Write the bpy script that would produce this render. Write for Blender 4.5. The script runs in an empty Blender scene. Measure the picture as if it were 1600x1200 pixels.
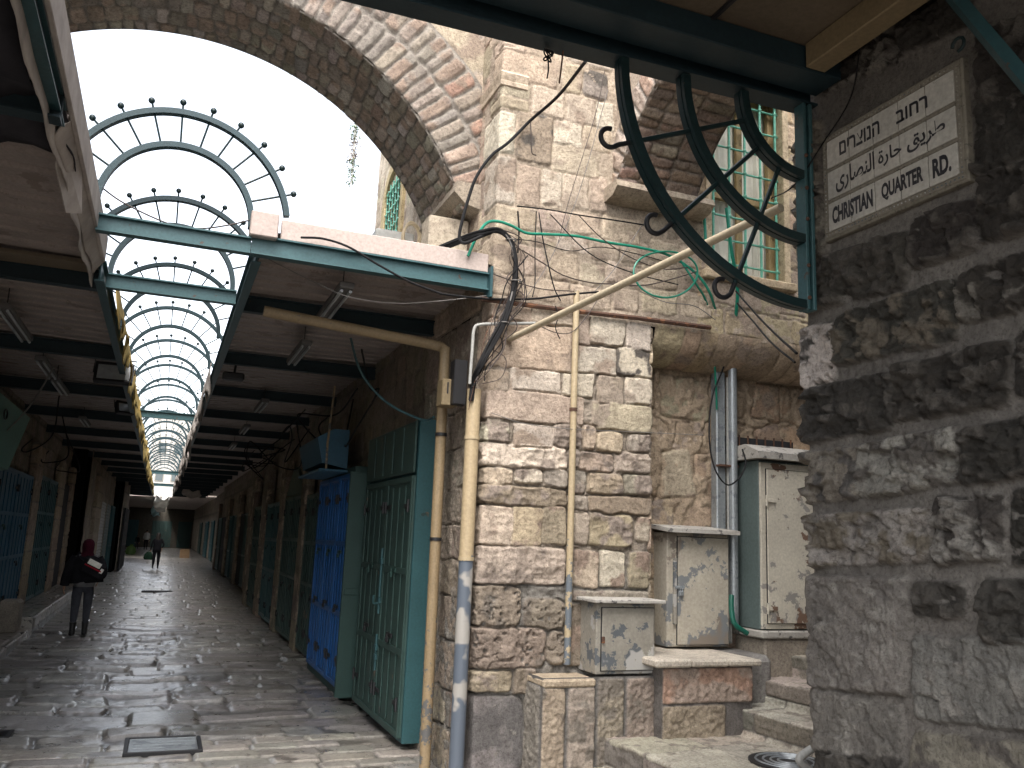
import bpy, math, random
import numpy as np
from mathutils import Vector, Matrix, Quaternion

S = bpy.context.scene
COL = S.collection
R = math.radians
rng = random.Random(7)

# ------------------------------------------------------------------ camera, sky, sun, exposure
F_PX, CAM_H = 1342.0, 1.85
PITCH, ROLL, YAW = R(10.5), R(2.3), R(21.52984651967736)
_f = Vector((math.sin(YAW)*math.cos(PITCH), math.cos(YAW)*math.cos(PITCH), math.sin(PITCH)))
_r = Vector((math.cos(YAW), -math.sin(YAW), 0.0))
_u = _r.cross(_f)
_r2 = _r*math.cos(ROLL) + _u*math.sin(ROLL)
_u2 = -_r*math.sin(ROLL) + _u*math.cos(ROLL)
cam_d = bpy.data.cameras.new('camera')
cam_d.sensor_fit = 'HORIZONTAL'
cam_d.sensor_width = 36.0
cam_d.lens = 36.0*F_PX/1600.0
cam_d.clip_start = 0.05
cam_d.clip_end = 2000
cam = bpy.data.objects.new('camera', cam_d)
COL.objects.link(cam)
cam.matrix_world = Matrix(((_r2.x, _u2.x, -_f.x, 0), (_r2.y, _u2.y, -_f.y, 0), (_r2.z, _u2.z, -_f.z, CAM_H), (0, 0, 0, 1)))
S.camera = cam

SUN_EL, SUN_AZ = R(56), R(205)          # azimuth from +Y clockwise: behind the viewer, to the left
w = bpy.data.worlds.new('World'); S.world = w; w.use_nodes = True
nt = w.node_tree; nt.nodes.clear()
sky = nt.nodes.new('ShaderNodeTexSky'); sky.sky_type = 'NISHITA'; sky.sun_disc = False
sky.sun_elevation = SUN_EL; sky.sun_rotation = SUN_AZ
sky.air_density = 1.0; sky.dust_density = 4.0; sky.ozone_density = 1.0
hs = nt.nodes.new('ShaderNodeHueSaturation'); hs.inputs['Saturation'].default_value = 0.33
bg = nt.nodes.new('ShaderNodeBackground'); bg.inputs['Strength'].default_value = 0.15
wo = nt.nodes.new('ShaderNodeOutputWorld')
nt.links.new(sky.outputs[0], hs.inputs['Color']); nt.links.new(hs.outputs[0], bg.inputs['Color']); nt.links.new(bg.outputs[0], wo.inputs['Surface'])
sl = bpy.data.lights.new('sun', 'SUN'); sl.energy = 0.5; sl.angle = R(60); sl.color = (1.0, 0.90, 0.77)
sun = bpy.data.objects.new('sun', sl); COL.objects.link(sun)
_sd = Vector((math.sin(SUN_AZ)*math.cos(SUN_EL), math.cos(SUN_AZ)*math.cos(SUN_EL), math.sin(SUN_EL)))
sun.rotation_euler = _sd.to_track_quat('Z', 'Y').to_euler()
S.view_settings.view_transform = 'Standard'; S.view_settings.look = 'None'
S.view_settings.exposure = 2.12; S.view_settings.gamma = 1.0
S.render.engine = 'CYCLES'
S.cycles.use_denoising = True
S.cycles.max_bounces = 8; S.cycles.diffuse_bounces = 5; S.cycles.glossy_bounces = 3
S.cycles.sample_clamp_indirect = 6.0

def ray(px, py):
    return _f + _r2*((px-800)/F_PX) - _u2*((py-600)/F_PX)
def P(px, py, ax, val):
    """the point of the plane (axis ax = val) that the photograph shows at px, py"""
    d = ray(px, py); o = Vector((0, 0, CAM_H))
    return o + d*((val-o[ax])/d[ax])

# ------------------------------------------------------------------ noise
def _h(ix, iy, seed):
    with np.errstate(over='ignore'):
        n = (ix.astype(np.int64)*374761393 + iy.astype(np.int64)*668265263 + seed*1274126177) & 0xffffffff
        n = ((n ^ (n >> 13))*1274126177) & 0xffffffff
        n = (n ^ (n >> 16)) & 0xffffffff
    return n/4294967295.0
def vnoise(x, y, seed=0):
    x0 = np.floor(x); y0 = np.floor(y); fx = x-x0; fy = y-y0
    fx = fx*fx*fx*(fx*(fx*6-15)+10); fy = fy*fy*fy*(fy*(fy*6-15)+10)
    x0 = x0.astype(np.int64); y0 = y0.astype(np.int64)
    a = _h(x0, y0, seed); b = _h(x0+1, y0, seed); c = _h(x0, y0+1, seed); d = _h(x0+1, y0+1, seed)
    return (a+(b-a)*fx)*(1-fy) + (c+(d-c)*fx)*fy
def fbm(x, y, seed=0, octv=4, gain=0.5):
    s = 0; a = 1; t = 0
    for i in range(octv):
        s = s + a*(vnoise(x*2**i+17.3*i, y*2**i-9.1*i, seed+i*31)-0.5)*2; t += a; a *= gain
    return s/t
def ridged(x, y, seed=0, octv=4):
    s = 0; a = 1; t = 0
    for i in range(octv):
        s = s + a*(1-np.abs(vnoise(x*2**i+5.7*i, y*2**i+3.3*i, seed+i*17)*2-1)); t += a; a *= 0.55
    return s/t

def facets(x, y, seed=0):
    """broken-stone facets: nearest-cell planes, each with its own tilt and level"""
    ix = np.floor(x); iy = np.floor(y); best = np.full(x.shape, 9.0); out = np.zeros(x.shape)
    for dx in (-1, 0, 1):
        for dy in (-1, 0, 1):
            cx = (ix+dx).astype(np.int64); cy = (iy+dy).astype(np.int64)
            px = cx+.15+.7*_h(cx, cy, seed); py = cy+.15+.7*_h(cx, cy, seed+1)
            d = (x-px)**2+(y-py)**2; m = d < best; best = np.where(m, d, best)
            v = (_h(cx, cy, seed+2)-.5)*1.1+(x-px)*(_h(cx, cy, seed+3)-.5)*2.2+(y-py)*(_h(cx, cy, seed+4)-.5)*2.2
            out = np.where(m, v, out)
    return out
# ------------------------------------------------------------------ materials
def new_mat(name):
    m = bpy.data.materials.new(name); m.use_nodes = True
    n = m.node_tree; b = n.nodes['Principled BSDF']
    return m, n, b
def _noise(n, scale, detail=5, rough=0.6, coord=None):
    t = n.nodes.new('ShaderNodeTexNoise'); t.inputs['Scale'].default_value = scale
    t.inputs['Detail'].default_value = detail; t.inputs['Roughness'].default_value = rough
    if coord is not None: n.links.new(coord, t.inputs['Vector'])
    return t
def _ramp(n, fac, stops):
    r = n.nodes.new('ShaderNodeValToRGB'); e = r.color_ramp.elements
    while len(e) < len(stops): e.new(0.5)
    for i, (p, c) in enumerate(stops):
        e[i].position = p; e[i].color = c if len(c) == 4 else (*c, 1)
    n.links.new(fac, r.inputs['Fac']); return r
def _mix(n, fac, a, b, mode='MIX'):
    x = n.nodes.new('ShaderNodeMix'); x.data_type = 'RGBA'; x.blend_type = mode
    for s, v in ((x.inputs['Factor'], fac), (x.inputs[6], a), (x.inputs[7], b)):
        if hasattr(v, 'links') or isinstance(v, bpy.types.NodeSocket): n.links.new(v, s)
        elif isinstance(v, (int, float)): s.default_value = v
        else: s.default_value = (*v, 1) if len(v) == 3 else v
    return x.outputs[2]
def _coord(n):
    return n.nodes.new('ShaderNodeTexCoord').outputs['Object']
def _bump(n, b, h, strength, dist=0.01):
    k = n.nodes.new('ShaderNodeBump'); k.inputs['Strength'].default_value = strength; k.inputs['Distance'].default_value = dist
    n.links.new(h, k.inputs['Height']); n.links.new(k.outputs[0], b.inputs['Normal'])

def stone_mat(name, rough=0.9, bump=0.6, scale=38, spec=0.25, wet=None, pits=0.7, coat=0.0):
    m, n, b = new_mat(name); co = _coord(n)
    at = n.nodes.new('ShaderNodeAttribute'); at.attribute_name = 'Col'
    t1 = _noise(n, scale, 9, 0.74, co); t0 = _noise(n, scale*2.4, 5, 0.7, co); t2 = _noise(n, scale*0.18, 4, 0.6, co)
    r1 = _ramp(n, t1.outputs[0], [(0.30, (0.50, 0.47, 0.44)), (0.50, (0.98, 0.97, 0.96)), (0.72, (1.32, 1.29, 1.24))])
    r2 = _ramp(n, t2.outputs[0], [(0.3, (0.8, 0.78, 0.77)), (0.6, (1.06, 1.05, 1.03))])
    c = _mix(n, 1.0, at.outputs['Color'], r1.outputs[0], 'MULTIPLY')
    c = _mix(n, 1.0, c, r2.outputs[0], 'MULTIPLY')
    pr = _ramp(n, t0.outputs[0], [(0.36, (0.42, 0.40, 0.38)), (0.45, (1, 1, 1))])      # small pits and grains
    c = _mix(n, pits, c, pr.outputs[0], 'MULTIPLY')
    n.links.new(c, b.inputs['Base Color'])
    b.inputs['Specular IOR Level'].default_value = spec
    b.inputs['Coat Weight'].default_value = coat; b.inputs['Coat Roughness'].default_value = 0.27
    if wet is None:
        b.inputs['Roughness'].default_value = rough
    else:
        rr = _ramp(n, t2.outputs[0], [(0.35, (wet[0],)*3), (0.65, (wet[1],)*3)])
        n.links.new(rr.outputs[0], b.inputs['Roughness'])
    ad = n.nodes.new('ShaderNodeMath'); ad.operation = 'MULTIPLY_ADD'; n.links.new(t0.outputs[0], ad.inputs[0]); ad.inputs[1].default_value = 0.35; n.links.new(t1.outputs[0], ad.inputs[2])
    _bump(n, b, ad.outputs[0], bump, 0.02)
    return m
def paint_mat(name, col, rough=0.5, wear=None, amount=0.35, scale=6.0, dirt=0.35, metal=0.0, bump=0.15, dirtcol=None, vshape=None, spec=0.4):
    """paint with flaked patches of a second colour and blotchy grime; vshape=(z0,z1) makes the flaking denser below z0 (wear, object height)"""
    m, n, b = new_mat(name); co = _coord(n)
    t = _noise(n, scale, 8, 0.65, co); g = _noise(n, 2.3, 5, 0.65, co); f = _noise(n, 45, 4, 0.6, co)
    dc = dirtcol or tuple(x*0.55 for x in col)
    gr = _ramp(n, g.outputs[0], [(0.35, (0, 0, 0)), (0.75, (dirt,)*3)])
    c = _mix(n, gr.outputs[0], col, dc)
    fr = _ramp(n, f.outputs[0], [(0.3, (0.82,)*3), (0.7, (1.1,)*3)])
    c = _mix(n, 1.0, c, fr.outputs[0], 'MULTIPLY')
    b.inputs['Roughness'].default_value = rough; b.inputs['Metallic'].default_value = metal
    b.inputs['Specular IOR Level'].default_value = spec
    if wear is not None:
        fac = t.outputs[0]
        if vshape:
            sx = n.nodes.new('ShaderNodeSeparateXYZ'); n.links.new(co, sx.inputs[0])
            mr = n.nodes.new('ShaderNodeMapRange'); mr.inputs[1].default_value = vshape[0]; mr.inputs[2].default_value = vshape[1]
            mr.inputs[3].default_value = vshape[2]; mr.inputs[4].default_value = 0.0
            n.links.new(sx.outputs[2], mr.inputs[0])
            ad = n.nodes.new('ShaderNodeMath'); ad.operation = 'ADD'; n.links.new(fac, ad.inputs[0]); n.links.new(mr.outputs[0], ad.inputs[1])
            fac = ad.outputs[0]
        th = 1-amount
        wr = _ramp(n, fac, [(th, (0, 0, 0)), (th+0.015, (1, 1, 1))])
        wears = wear if isinstance(wear, list) else [wear]
        wc = wears[0]
        if len(wears) > 1:
            t3 = _noise(n, scale*0.6, 3, 0.5, co)
            q = _ramp(n, t3.outputs[0], [(0.53, (*wears[0], 1)), (0.56, (*wears[1], 1))]); wc = q.outputs[0]
        c = _mix(n, wr.outputs[0], c, wc)
        inv = n.nodes.new('ShaderNodeMath'); inv.operation = 'SUBTRACT'; inv.inputs[0].default_value = 1
        n.links.new(wr.outputs[0], inv.inputs[1])
        mul = n.nodes.new('ShaderNodeMath'); mul.operation = 'ADD'; n.links.new(inv.outputs[0], mul.inputs[0]); n.links.new(f.outputs[0], mul.inputs[1])
        _bump(n, b, mul.outputs[0], bump*2, 0.003)
    else:
        _bump(n, b, f.outputs[0], bump, 0.004)
    n.links.new(c, b.inputs['Base Color'])
    return m
def plain_mat(name, col, rough=0.6, metal=0.0, spec=0.4):
    m, n, b = new_mat(name); co = _coord(n); t = _noise(n, 14, 5, 0.6, co)
    r = _ramp(n, t.outputs[0], [(0.3, tuple(x*0.75 for x in col)), (0.7, tuple(min(1, x*1.12) for x in col))])
    n.links.new(r.outputs[0], b.inputs['Base Color'])
    b.inputs['Roughness'].default_value = rough; b.inputs['Metallic'].default_value = metal; b.inputs['Specular IOR Level'].default_value = spec
    return m
def cloth_mat(name, col, col2=None, sc=3.0):
    m, n, b = new_mat(name); co = _coord(n); t = _noise(n, sc, 6, 0.65, co)
    r = _ramp(n, t.outputs[0], [(0.32, col2 or tuple(x*0.6 for x in col)), (0.66, col)])
    n.links.new(r.outputs[0], b.inputs['Base Color']); b.inputs['Roughness'].default_value = 0.95; b.inputs['Specular IOR Level'].default_value = 0.1
    t2 = _noise(n, 30, 3, 0.5, co); _bump(n, b, t2.outputs[0], 0.25, 0.01)
    return m

M = {}
M['stone'] = stone_mat('limestone', 0.92, 0.85, 34)
M['dark_stone'] = stone_mat('grimy_basaltic_stone', 0.66, 1.0, 40, 0.4)
M['paving'] = stone_mat('worn_paving', 0.5, 0.3, 26, 1.0, wet=(0.25, 0.5), pits=0.5, coat=0.9)
M['step'] = stone_mat('step_stone', 0.8, 0.6, 44, 0.3)
M['teal'] = paint_mat('teal_steel_paint', (0.028, 0.075, 0.085), 0.45, (0.10, 0.05, 0.03), 0.30, 7, 0.5)
M['teal_light'] = paint_mat('weathered_teal_paint', (0.045, 0.11, 0.12), 0.5, (0.07, 0.05, 0.04), 0.33, 9, 0.5)
M['iron'] = paint_mat('dark_green_iron', (0.011, 0.027, 0.029), 0.42, (0.07, 0.04, 0.03), 0.3, 12, 0.4)
M['beam_dark'] = paint_mat('dark_blue_green_beam', (0.013, 0.030, 0.038), 0.55, (0.05, 0.04, 0.03), 0.32, 5, 0.5)
M['door_green'] = paint_mat('green_door_paint', (0.033, 0.068, 0.060), 0.55, [(0.13, 0.10, 0.075), (0.02, 0.028, 0.028)], 0.37, 4.5, 0.55)
M['door_teal'] = paint_mat('turquoise_door_paint', (0.027, 0.085, 0.095), 0.5, [(0.12, 0.08, 0.055), (0.02, 0.035, 0.035)], 0.33, 5, 0.5)
M['door_dark'] = paint_mat('dark_green_door_paint', (0.02, 0.055, 0.048), 0.55, (0.08, 0.05, 0.03), 0.34, 5, 0.5)
M['door_blue'] = paint_mat('blue_door_paint', (0.016, 0.105, 0.32), 0.45, [(0.08, 0.18, 0.36), (0.012, 0.035, 0.09)], 0.36, 6, 0.5)
M['door_dull'] = paint_mat('dull_blue_door_paint', (0.022, 0.095, 0.16), 0.5, (0.03, 0.04, 0.05), 0.33, 5, 0.5)
M['awning_green'] = paint_mat('pale_green_sheet', (0.10, 0.22, 0.175), 0.5, (0.06, 0.10, 0.085), 0.33, 5, 0.4)
M['rust'] = paint_mat('rusty_iron', (0.085, 0.045, 0.03), 0.85, (0.16, 0.075, 0.04), 0.45, 14, 0.5)
M['cream_pipe'] = paint_mat('cream_pipe_paint', (0.42, 0.33, 0.205), 0.5, [(0.10, 0.12, 0.15), (0.33, 0.315, 0.29)], 0.33, 5, 0.35, vshape=(1.45, 1.85, 0.55))
M['slant_pole'] = paint_mat('pale_cream_pole_paint', (0.48, 0.41, 0.29), 0.5, (0.2, 0.2, 0.19), 0.30, 9, 0.35)
M['cream_pole'] = paint_mat('cream_pole_paint', (0.43, 0.345, 0.22), 0.5, (0.12, 0.14, 0.16), 0.34, 6, 0.4, vshape=(0.1, 1.6, 0.22))
M['ochre_pipe'] = paint_mat('ochre_pipe_paint', (0.27, 0.20, 0.115), 0.55, (0.10, 0.10, 0.10), 0.34, 7, 0.5, vshape=(0.3, 1.7, 0.16))
M['grey_pipe'] = paint_mat('grey_pipe_paint', (0.33, 0.33, 0.31), 0.6, (0.16, 0.13, 0.1), 0.36, 12, 0.4)
M['galv'] = paint_mat('galvanised_steel', (0.36, 0.39, 0.41), 0.42, (0.22, 0.24, 0.26), 0.45, 5, 0.4, metal=0.55)
M['cabinet'] = paint_mat('cream_cabinet_paint', (0.43, 0.395, 0.325), 0.6, [(0.17, 0.18, 0.185), (0.20, 0.17, 0.14)], 0.445, 3.6, 0.75, dirtcol=(0.27, 0.24, 0.20), vshape=(0.05, 0.4, 0.08))
M['cabinet_tall'] = paint_mat('cream_tall_cabinet_paint', (0.58, 0.54, 0.45), 0.6, [(0.27, 0.255, 0.235), (0.16, 0.10, 0.07)], 0.41, 6.5, 0.7, dirtcol=(0.36, 0.33, 0.28), vshape=(0.0, 0.5, 0.08))
M['cabinet_grey'] = paint_mat('grey_cabinet_paint', (0.29, 0.27, 0.23), 0.6, [(0.10, 0.11, 0.12), (0.36, 0.35, 0.33)], 0.43, 6.0, 0.7, vshape=(0.05, 0.3, 0.10))
M['cabinet_side'] = paint_mat('grey_green_cabinet_side', (0.11, 0.145, 0.14), 0.55, (0.3, 0.31, 0.3), 0.3, 12, 0.4)
M['slab'] = paint_mat('weathered_slab', (0.40, 0.38, 0.345), 0.9, (0.12, 0.115, 0.11), 0.42, 14, 0.5, bump=0.5)
M['fascia'] = paint_mat('beige_fascia_paint', (0.46, 0.38, 0.34), 0.6, (0.25, 0.22, 0.23), 0.26, 6, 0.3)
M['sheet'] = paint_mat('brown_tin_sheet', (0.33, 0.28, 0.255), 0.55, (0.21, 0.17, 0.15), 0.42, 3, 0.5)
M['sheet_light'] = paint_mat('tan_board', (0.14, 0.11, 0.075), 0.7, (0.11, 0.085, 0.06), 0.42, 3, 0.5)
M['rafter'] = paint_mat('beige_rafter_paint', (0.21, 0.16, 0.09), 0.65, (0.2, 0.15, 0.1), 0.35, 8, 0.4)
M['black_cable'] = plain_mat('black_cable_sheath', (0.011, 0.011, 0.012), 0.75, 0, .2)
M['brown_cable'] = plain_mat('brown_cable_sheath', (0.05, 0.035, 0.03), 0.6)
M['grey_cable'] = plain_mat('grey_cable_sheath', (0.16, 0.15, 0.14), 0.6)
M['green_cable'] = plain_mat('green_hose', (0.012, 0.20, 0.13), 0.35)
M['pale_hose'] = plain_mat('cream_hose', (0.62, 0.50, 0.33), 0.5)
M['grille_green'] = paint_mat('mint_grille_paint', (0.15, 0.45, 0.34), 0.45, (0.1, 0.2, 0.16), 0.3, 14, 0.3)
M['white'] = plain_mat('white_plastic', (0.68, 0.67, 0.63), 0.5)
M['tube'] = plain_mat('lamp_tube_glass', (0.36, 0.38, 0.39), 0.3)
M['lamp_body'] = plain_mat('dusty_lamp_housing', (0.12, 0.115, 0.11), 0.6)
M['hoop'] = paint_mat('dark_hoop_paint', (0.016, 0.045, 0.055), 0.5, (0.06, 0.04, 0.03), 0.3, 12, 0.4)
M['black'] = plain_mat('black_metal', (0.015, 0.015, 0.017), 0.5)
M['glass'] = plain_mat('dusty_glass', (0.10, 0.12, 0.125), 0.12)
M['curtain'] = cloth_mat('pale_curtain', (0.78, 0.76, 0.68), (0.60, 0.58, 0.52), 4)
M['wood'] = paint_mat('old_window_wood', (0.36, 0.26, 0.13), 0.7, (0.16, 0.11, 0.06), 0.4, 10, 0.4)
M['canvas'] = cloth_mat('dirty_canvas', (0.46, 0.42, 0.385), (0.27, 0.245, 0.23), 2.5)
M['canvas_yellow'] = cloth_mat('yellowed_tarp', (0.50, 0.37, 0.13), (0.30, 0.21, 0.08), 4)
M['canvas_dark'] = cloth_mat('dark_plastic_sheet', (0.05, 0.048, 0.055), (0.025, 0.025, 0.03), 2)
M['plaster'] = stone_mat('lime_plaster', 0.95, 0.5, 20)
M['void'] = plain_mat('dark_interior', (0.02, 0.02, 0.022), 0.9)
M['soil'] = plain_mat('ground_earth', (0.13, 0.115, 0.10), 0.95)
M['leaf'] = plain_mat('leaf_green', (0.07, 0.13, 0.03), 0.6)
M['cardboard'] = plain_mat('cardboard', (0.15, 0.095, 0.05), 0.85)
M['tile'] = paint_mat('glazed_white_tile', (0.52, 0.50, 0.45), 0.24, (0.26, 0.24, 0.20), 0.33, 8, 0.6, spec=0.5)
M['grout'] = paint_mat('tile_grout', (0.22, 0.20, 0.16), 0.9, (0.12, 0.11, 0.09), 0.42, 40, 0.5)
M['ink'] = plain_mat('black_glaze_lettering', (0.032, 0.032, 0.038), 0.4)
M['skin'] = plain_mat('skin', (0.36, 0.21, 0.14), 0.55)

# ------------------------------------------------------------------ mesh builder
class MB:
    def __init__(s): s.v = []; s.f = []; s.mi = []; s.cur = 0; s.M = Matrix.Identity(4)
    def add(s, vs, fs):
        o = len(s.v); s.v += [tuple(s.M @ Vector(p)) for p in vs]; s.f += [tuple(i+o for i in f) for f in fs]; s.mi += [s.cur]*len(fs); return s
    def box(s, a, b, bev=0.0):
        x0, y0, z0 = [min(p, q) for p, q in zip(a, b)]; x1, y1, z1 = [max(p, q) for p, q in zip(a, b)]
        if bev <= 0:
            vs = [(x0,y0,z0),(x1,y0,z0),(x1,y1,z0),(x0,y1,z0),(x0,y0,z1),(x1,y0,z1),(x1,y1,z1),(x0,y1,z1)]
            return s.add(vs, [(0,3,2,1),(4,5,6,7),(0,1,5,4),(1,2,6,5),(2,3,7,6),(3,0,4,7)])
        e = min(bev, (x1-x0)*.45, (y1-y0)*.45, (z1-z0)*.45)
        vs = []; idx = {}
        for ix, X in enumerate((x0, x1)):
            for iy, Y in enumerate((y0, y1)):
                for iz, Z in enumerate((z0, z1)):
                    sx, sy, sz = (1 if ix == 0 else -1), (1 if iy == 0 else -1), (1 if iz == 0 else -1)
                    for k, p in enumerate(((X, Y+sy*e, Z+sz*e), (X+sx*e, Y, Z+sz*e), (X+sx*e, Y+sy*e, Z))):
                        idx[ix, iy, iz, k] = len(vs); vs.append(p)
        g = lambda *k: idx[k]
        fs = []
        for i in (0, 1):
            q = [g(i,0,0,0), g(i,1,0,0), g(i,1,1,0), g(i,0,1,0)]; fs.append(q if i else q[::-1])
            q = [g(0,i,0,1), g(1,i,0,1), g(1,i,1,1), g(0,i,1,1)]; fs.append(q[::-1] if i else q)
            q = [g(0,0,i,2), g(1,0,i,2), g(1,1,i,2), g(0,1,i,2)]; fs.append(q if i else q[::-1])
        for a_ in (0, 1):
            for b_ in (0, 1):
                fs.append((g(0,a_,b_,1), g(1,a_,b_,1), g(1,a_,b_,2), g(0,a_,b_,2)))
                fs.append((g(a_,0,b_,0), g(a_,1,b_,0), g(a_,1,b_,2), g(a_,0,b_,2)))
                fs.append((g(a_,b_,0,0), g(a_,b_,1,0), g(a_,b_,1,1), g(a_,b_,0,1)))
                for c_ in (0, 1): pass
        for ix in (0, 1):
            for iy in (0, 1):
                for iz in (0, 1): fs.append((g(ix,iy,iz,0), g(ix,iy,iz,1), g(ix,iy,iz,2)))
        return s.add(vs, fs)
    def tube(s, pts, r, n=8, cap=True, closed=False):
        pts = [Vector(p) for p in pts]; k = len(pts); vs = []; fs = []
        rr = r if isinstance(r, (list, tuple)) else [r]*k
        up = None
        for i, p in enumerate(pts):
            if closed: t = (pts[(i+1) % k]-pts[i-1])
            else: t = pts[min(i+1, k-1)]-pts[max(i-1, 0)]
            t.normalize()
            if up is None:
                up = Vector((0, 0, 1)) if abs(t.z) < 0.9 else Vector((1, 0, 0))
            a = t.cross(up); 
            if a.length < 1e-6: a = t.orthogonal()
            a.normalize(); up = a.cross(t).normalized()
            for j in range(n):
                an = 2*math.pi*j/n
                vs.append(p + (a*math.cos(an)+up*math.sin(an))*rr[i])
        m = k if closed else k-1
        for i in range(m):
            for j in range(n):
                i2 = (i+1) % k
                fs.append((i*n+j, i*n+(j+1) % n, i2*n+(j+1) % n, i2*n+j))
        if cap and not closed:
            fs.append(tuple(range(n))[::-1]); fs.append(tuple((k-1)*n+j for j in range(n)))
        return s.add(vs, fs)
    def ball(s, c, r, n=10, m=6):
        c = Vector(c); vs = [c+Vector((0,0,r))]
        for i in range(1, m):
            a = math.pi*i/m
            for j in range(n):
                b = 2*math.pi*j/n; vs.append(c+Vector((math.sin(a)*math.cos(b), math.sin(a)*math.sin(b), math.cos(a)))*r)
        vs.append(c-Vector((0,0,r))); fs = []
        for j in range(n): fs.append((0, 1+j, 1+(j+1) % n)); fs.append((len(vs)-1, 1+(m-2)*n+(j+1) % n, 1+(m-2)*n+j))
        for i in range(m-2):
            for j in range(n): fs.append((1+i*n+j, 1+(i+1)*n+j, 1+(i+1)*n+(j+1) % n, 1+i*n+(j+1) % n))
        return s.add(vs, fs)
    def sweep(s, pts, prof, frames, closed_prof=True):
        """profile (a,b) swept along pts; frames = list of (A,B) unit vectors"""
        vs = []; k = len(prof); fs = []
        for p, (A, B) in zip(pts, frames):
            for a, b in prof: vs.append(Vector(p)+A*a+B*b)
        for i in range(len(pts)-1):
            for j in range(k if closed_prof else k-1):
                fs.append((i*k+j, i*k+(j+1) % k, (i+1)*k+(j+1) % k, (i+1)*k+j))
        if closed_prof:
            fs.append(tuple(range(k))[::-1]); fs.append(tuple((len(pts)-1)*k+j for j in range(k)))
        return s.add(vs, fs)
    def loft(s, rings, n=24, cap=True, wr=0.0, seed=0):
        """rings: (cx,cy,z,rx,ry[,rot]) closed body"""
        vs = []; fs = []; q = random.Random(seed)
        ph = [q.uniform(0, 6.28) for _ in range(4)]
        for i, g in enumerate(rings):
            cx, cy, z, rx, ry = g[:5]
            for j in range(n):
                a = 2*math.pi*j/n
                k = 1+wr*(math.sin(3*a+ph[0]+i*.7)+0.7*math.sin(5*a+ph[1]-i*.9)+0.5*math.sin(9*a+ph[2]+i*1.3))
                vs.append((cx+rx*k*math.cos(a), cy+ry*k*math.sin(a), z+(g[5]*math.cos(a) if len(g) > 5 else 0)))
        for i in range(len(rings)-1):
            for j in range(n): fs.append((i*n+j, i*n+(j+1) % n, (i+1)*n+(j+1) % n, (i+1)*n+j))
        if cap: fs.append(tuple(range(n))[::-1]); fs.append(tuple((len(rings)-1)*n+j for j in range(n)))
        return s.add(vs, fs)
    def mesh(s, name, mats, smooth=True, off=None, angle=35):
        off = Vector(off or (0, 0, 0))
        me = bpy.data.meshes.new(name)
        me.from_pydata([tuple(Vector(p)-off) for p in s.v], [], s.f)
        for m in (mats if isinstance(mats, (list, tuple)) else [mats]): me.materials.append(m)
        me.polygons.foreach_set('material_index', s.mi)
        if smooth:
            me.polygons.foreach_set('use_smooth', [True]*len(s.f))
            try: me.set_sharp_from_angle(angle=R(angle))
            except Exception: pass
        me.update(); return me
def root_loc(o):
    l = Vector((0, 0, 0))
    while o is not None: l += Vector(o.location); o = o.parent
    return l
def tag(o, label, cat=None, group=None, kind=None):
    if label: o['label'] = label
    if cat: o['category'] = cat
    if group: o['group'] = group
    if kind: o['kind'] = kind
    return o
def thing(name, label, cat, loc=(0, 0, 0), group=None):
    o = bpy.data.objects.new(name, None); COL.objects.link(o); o.location = loc; o.empty_display_size = .2
    return tag(o, label, cat, group)
def link(name, me, parent=None):
    o = bpy.data.objects.new(name, me); COL.objects.link(o)
    if parent is not None: o.parent = parent
    return o
def part(name, mb, mat, parent, label=None, smooth=True):
    """mesh built in world coordinates, stored relative to its parent"""
    o = link(name, mb.mesh(name, mat, smooth, root_loc(parent)), parent)
    if label: o['label'] = label
    return o
def single(name, mb, mat, label, cat, group=None, base=None, smooth=True):
    vs = np.array([tuple(v) for v in mb.v])
    b = Vector(base) if base is not None else Vector(((vs[:, 0].min()+vs[:, 0].max())/2, (vs[:, 1].min()+vs[:, 1].max())/2, vs[:, 2].min()))
    o = link(name, mb.mesh(name, mat, smooth, b)); o.location = b
    return tag(o, label, cat, group)
def copy_tree(o, parent=None, loc=None):
    c = o.copy(); COL.objects.link(c); c.parent = parent
    if loc is not None: c.location = loc
    for ch in list(o.children): copy_tree(ch, c)
    return c
def spline(pts, n=8):
    """Catmull-Rom through pts"""
    p = [Vector(q) for q in pts]
    if len(p) < 3: 
        return [p[0].lerp(p[1], i/(n)) for i in range(n+1)]
    p = [p[0]*2-p[1]] + p + [p[-1]*2-p[-2]]; out = []
    for i in range(1, len(p)-2):
        a, b, c, d = p[i-1], p[i], p[i+1], p[i+2]
        for k in range(n):
            t = k/n
            out.append(0.5*((2*b)+(c-a)*t+(2*a-5*b+4*c-d)*t*t+(3*b-a-3*c+d)*t**3))
    out.append(p[-2]); return out

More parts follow.
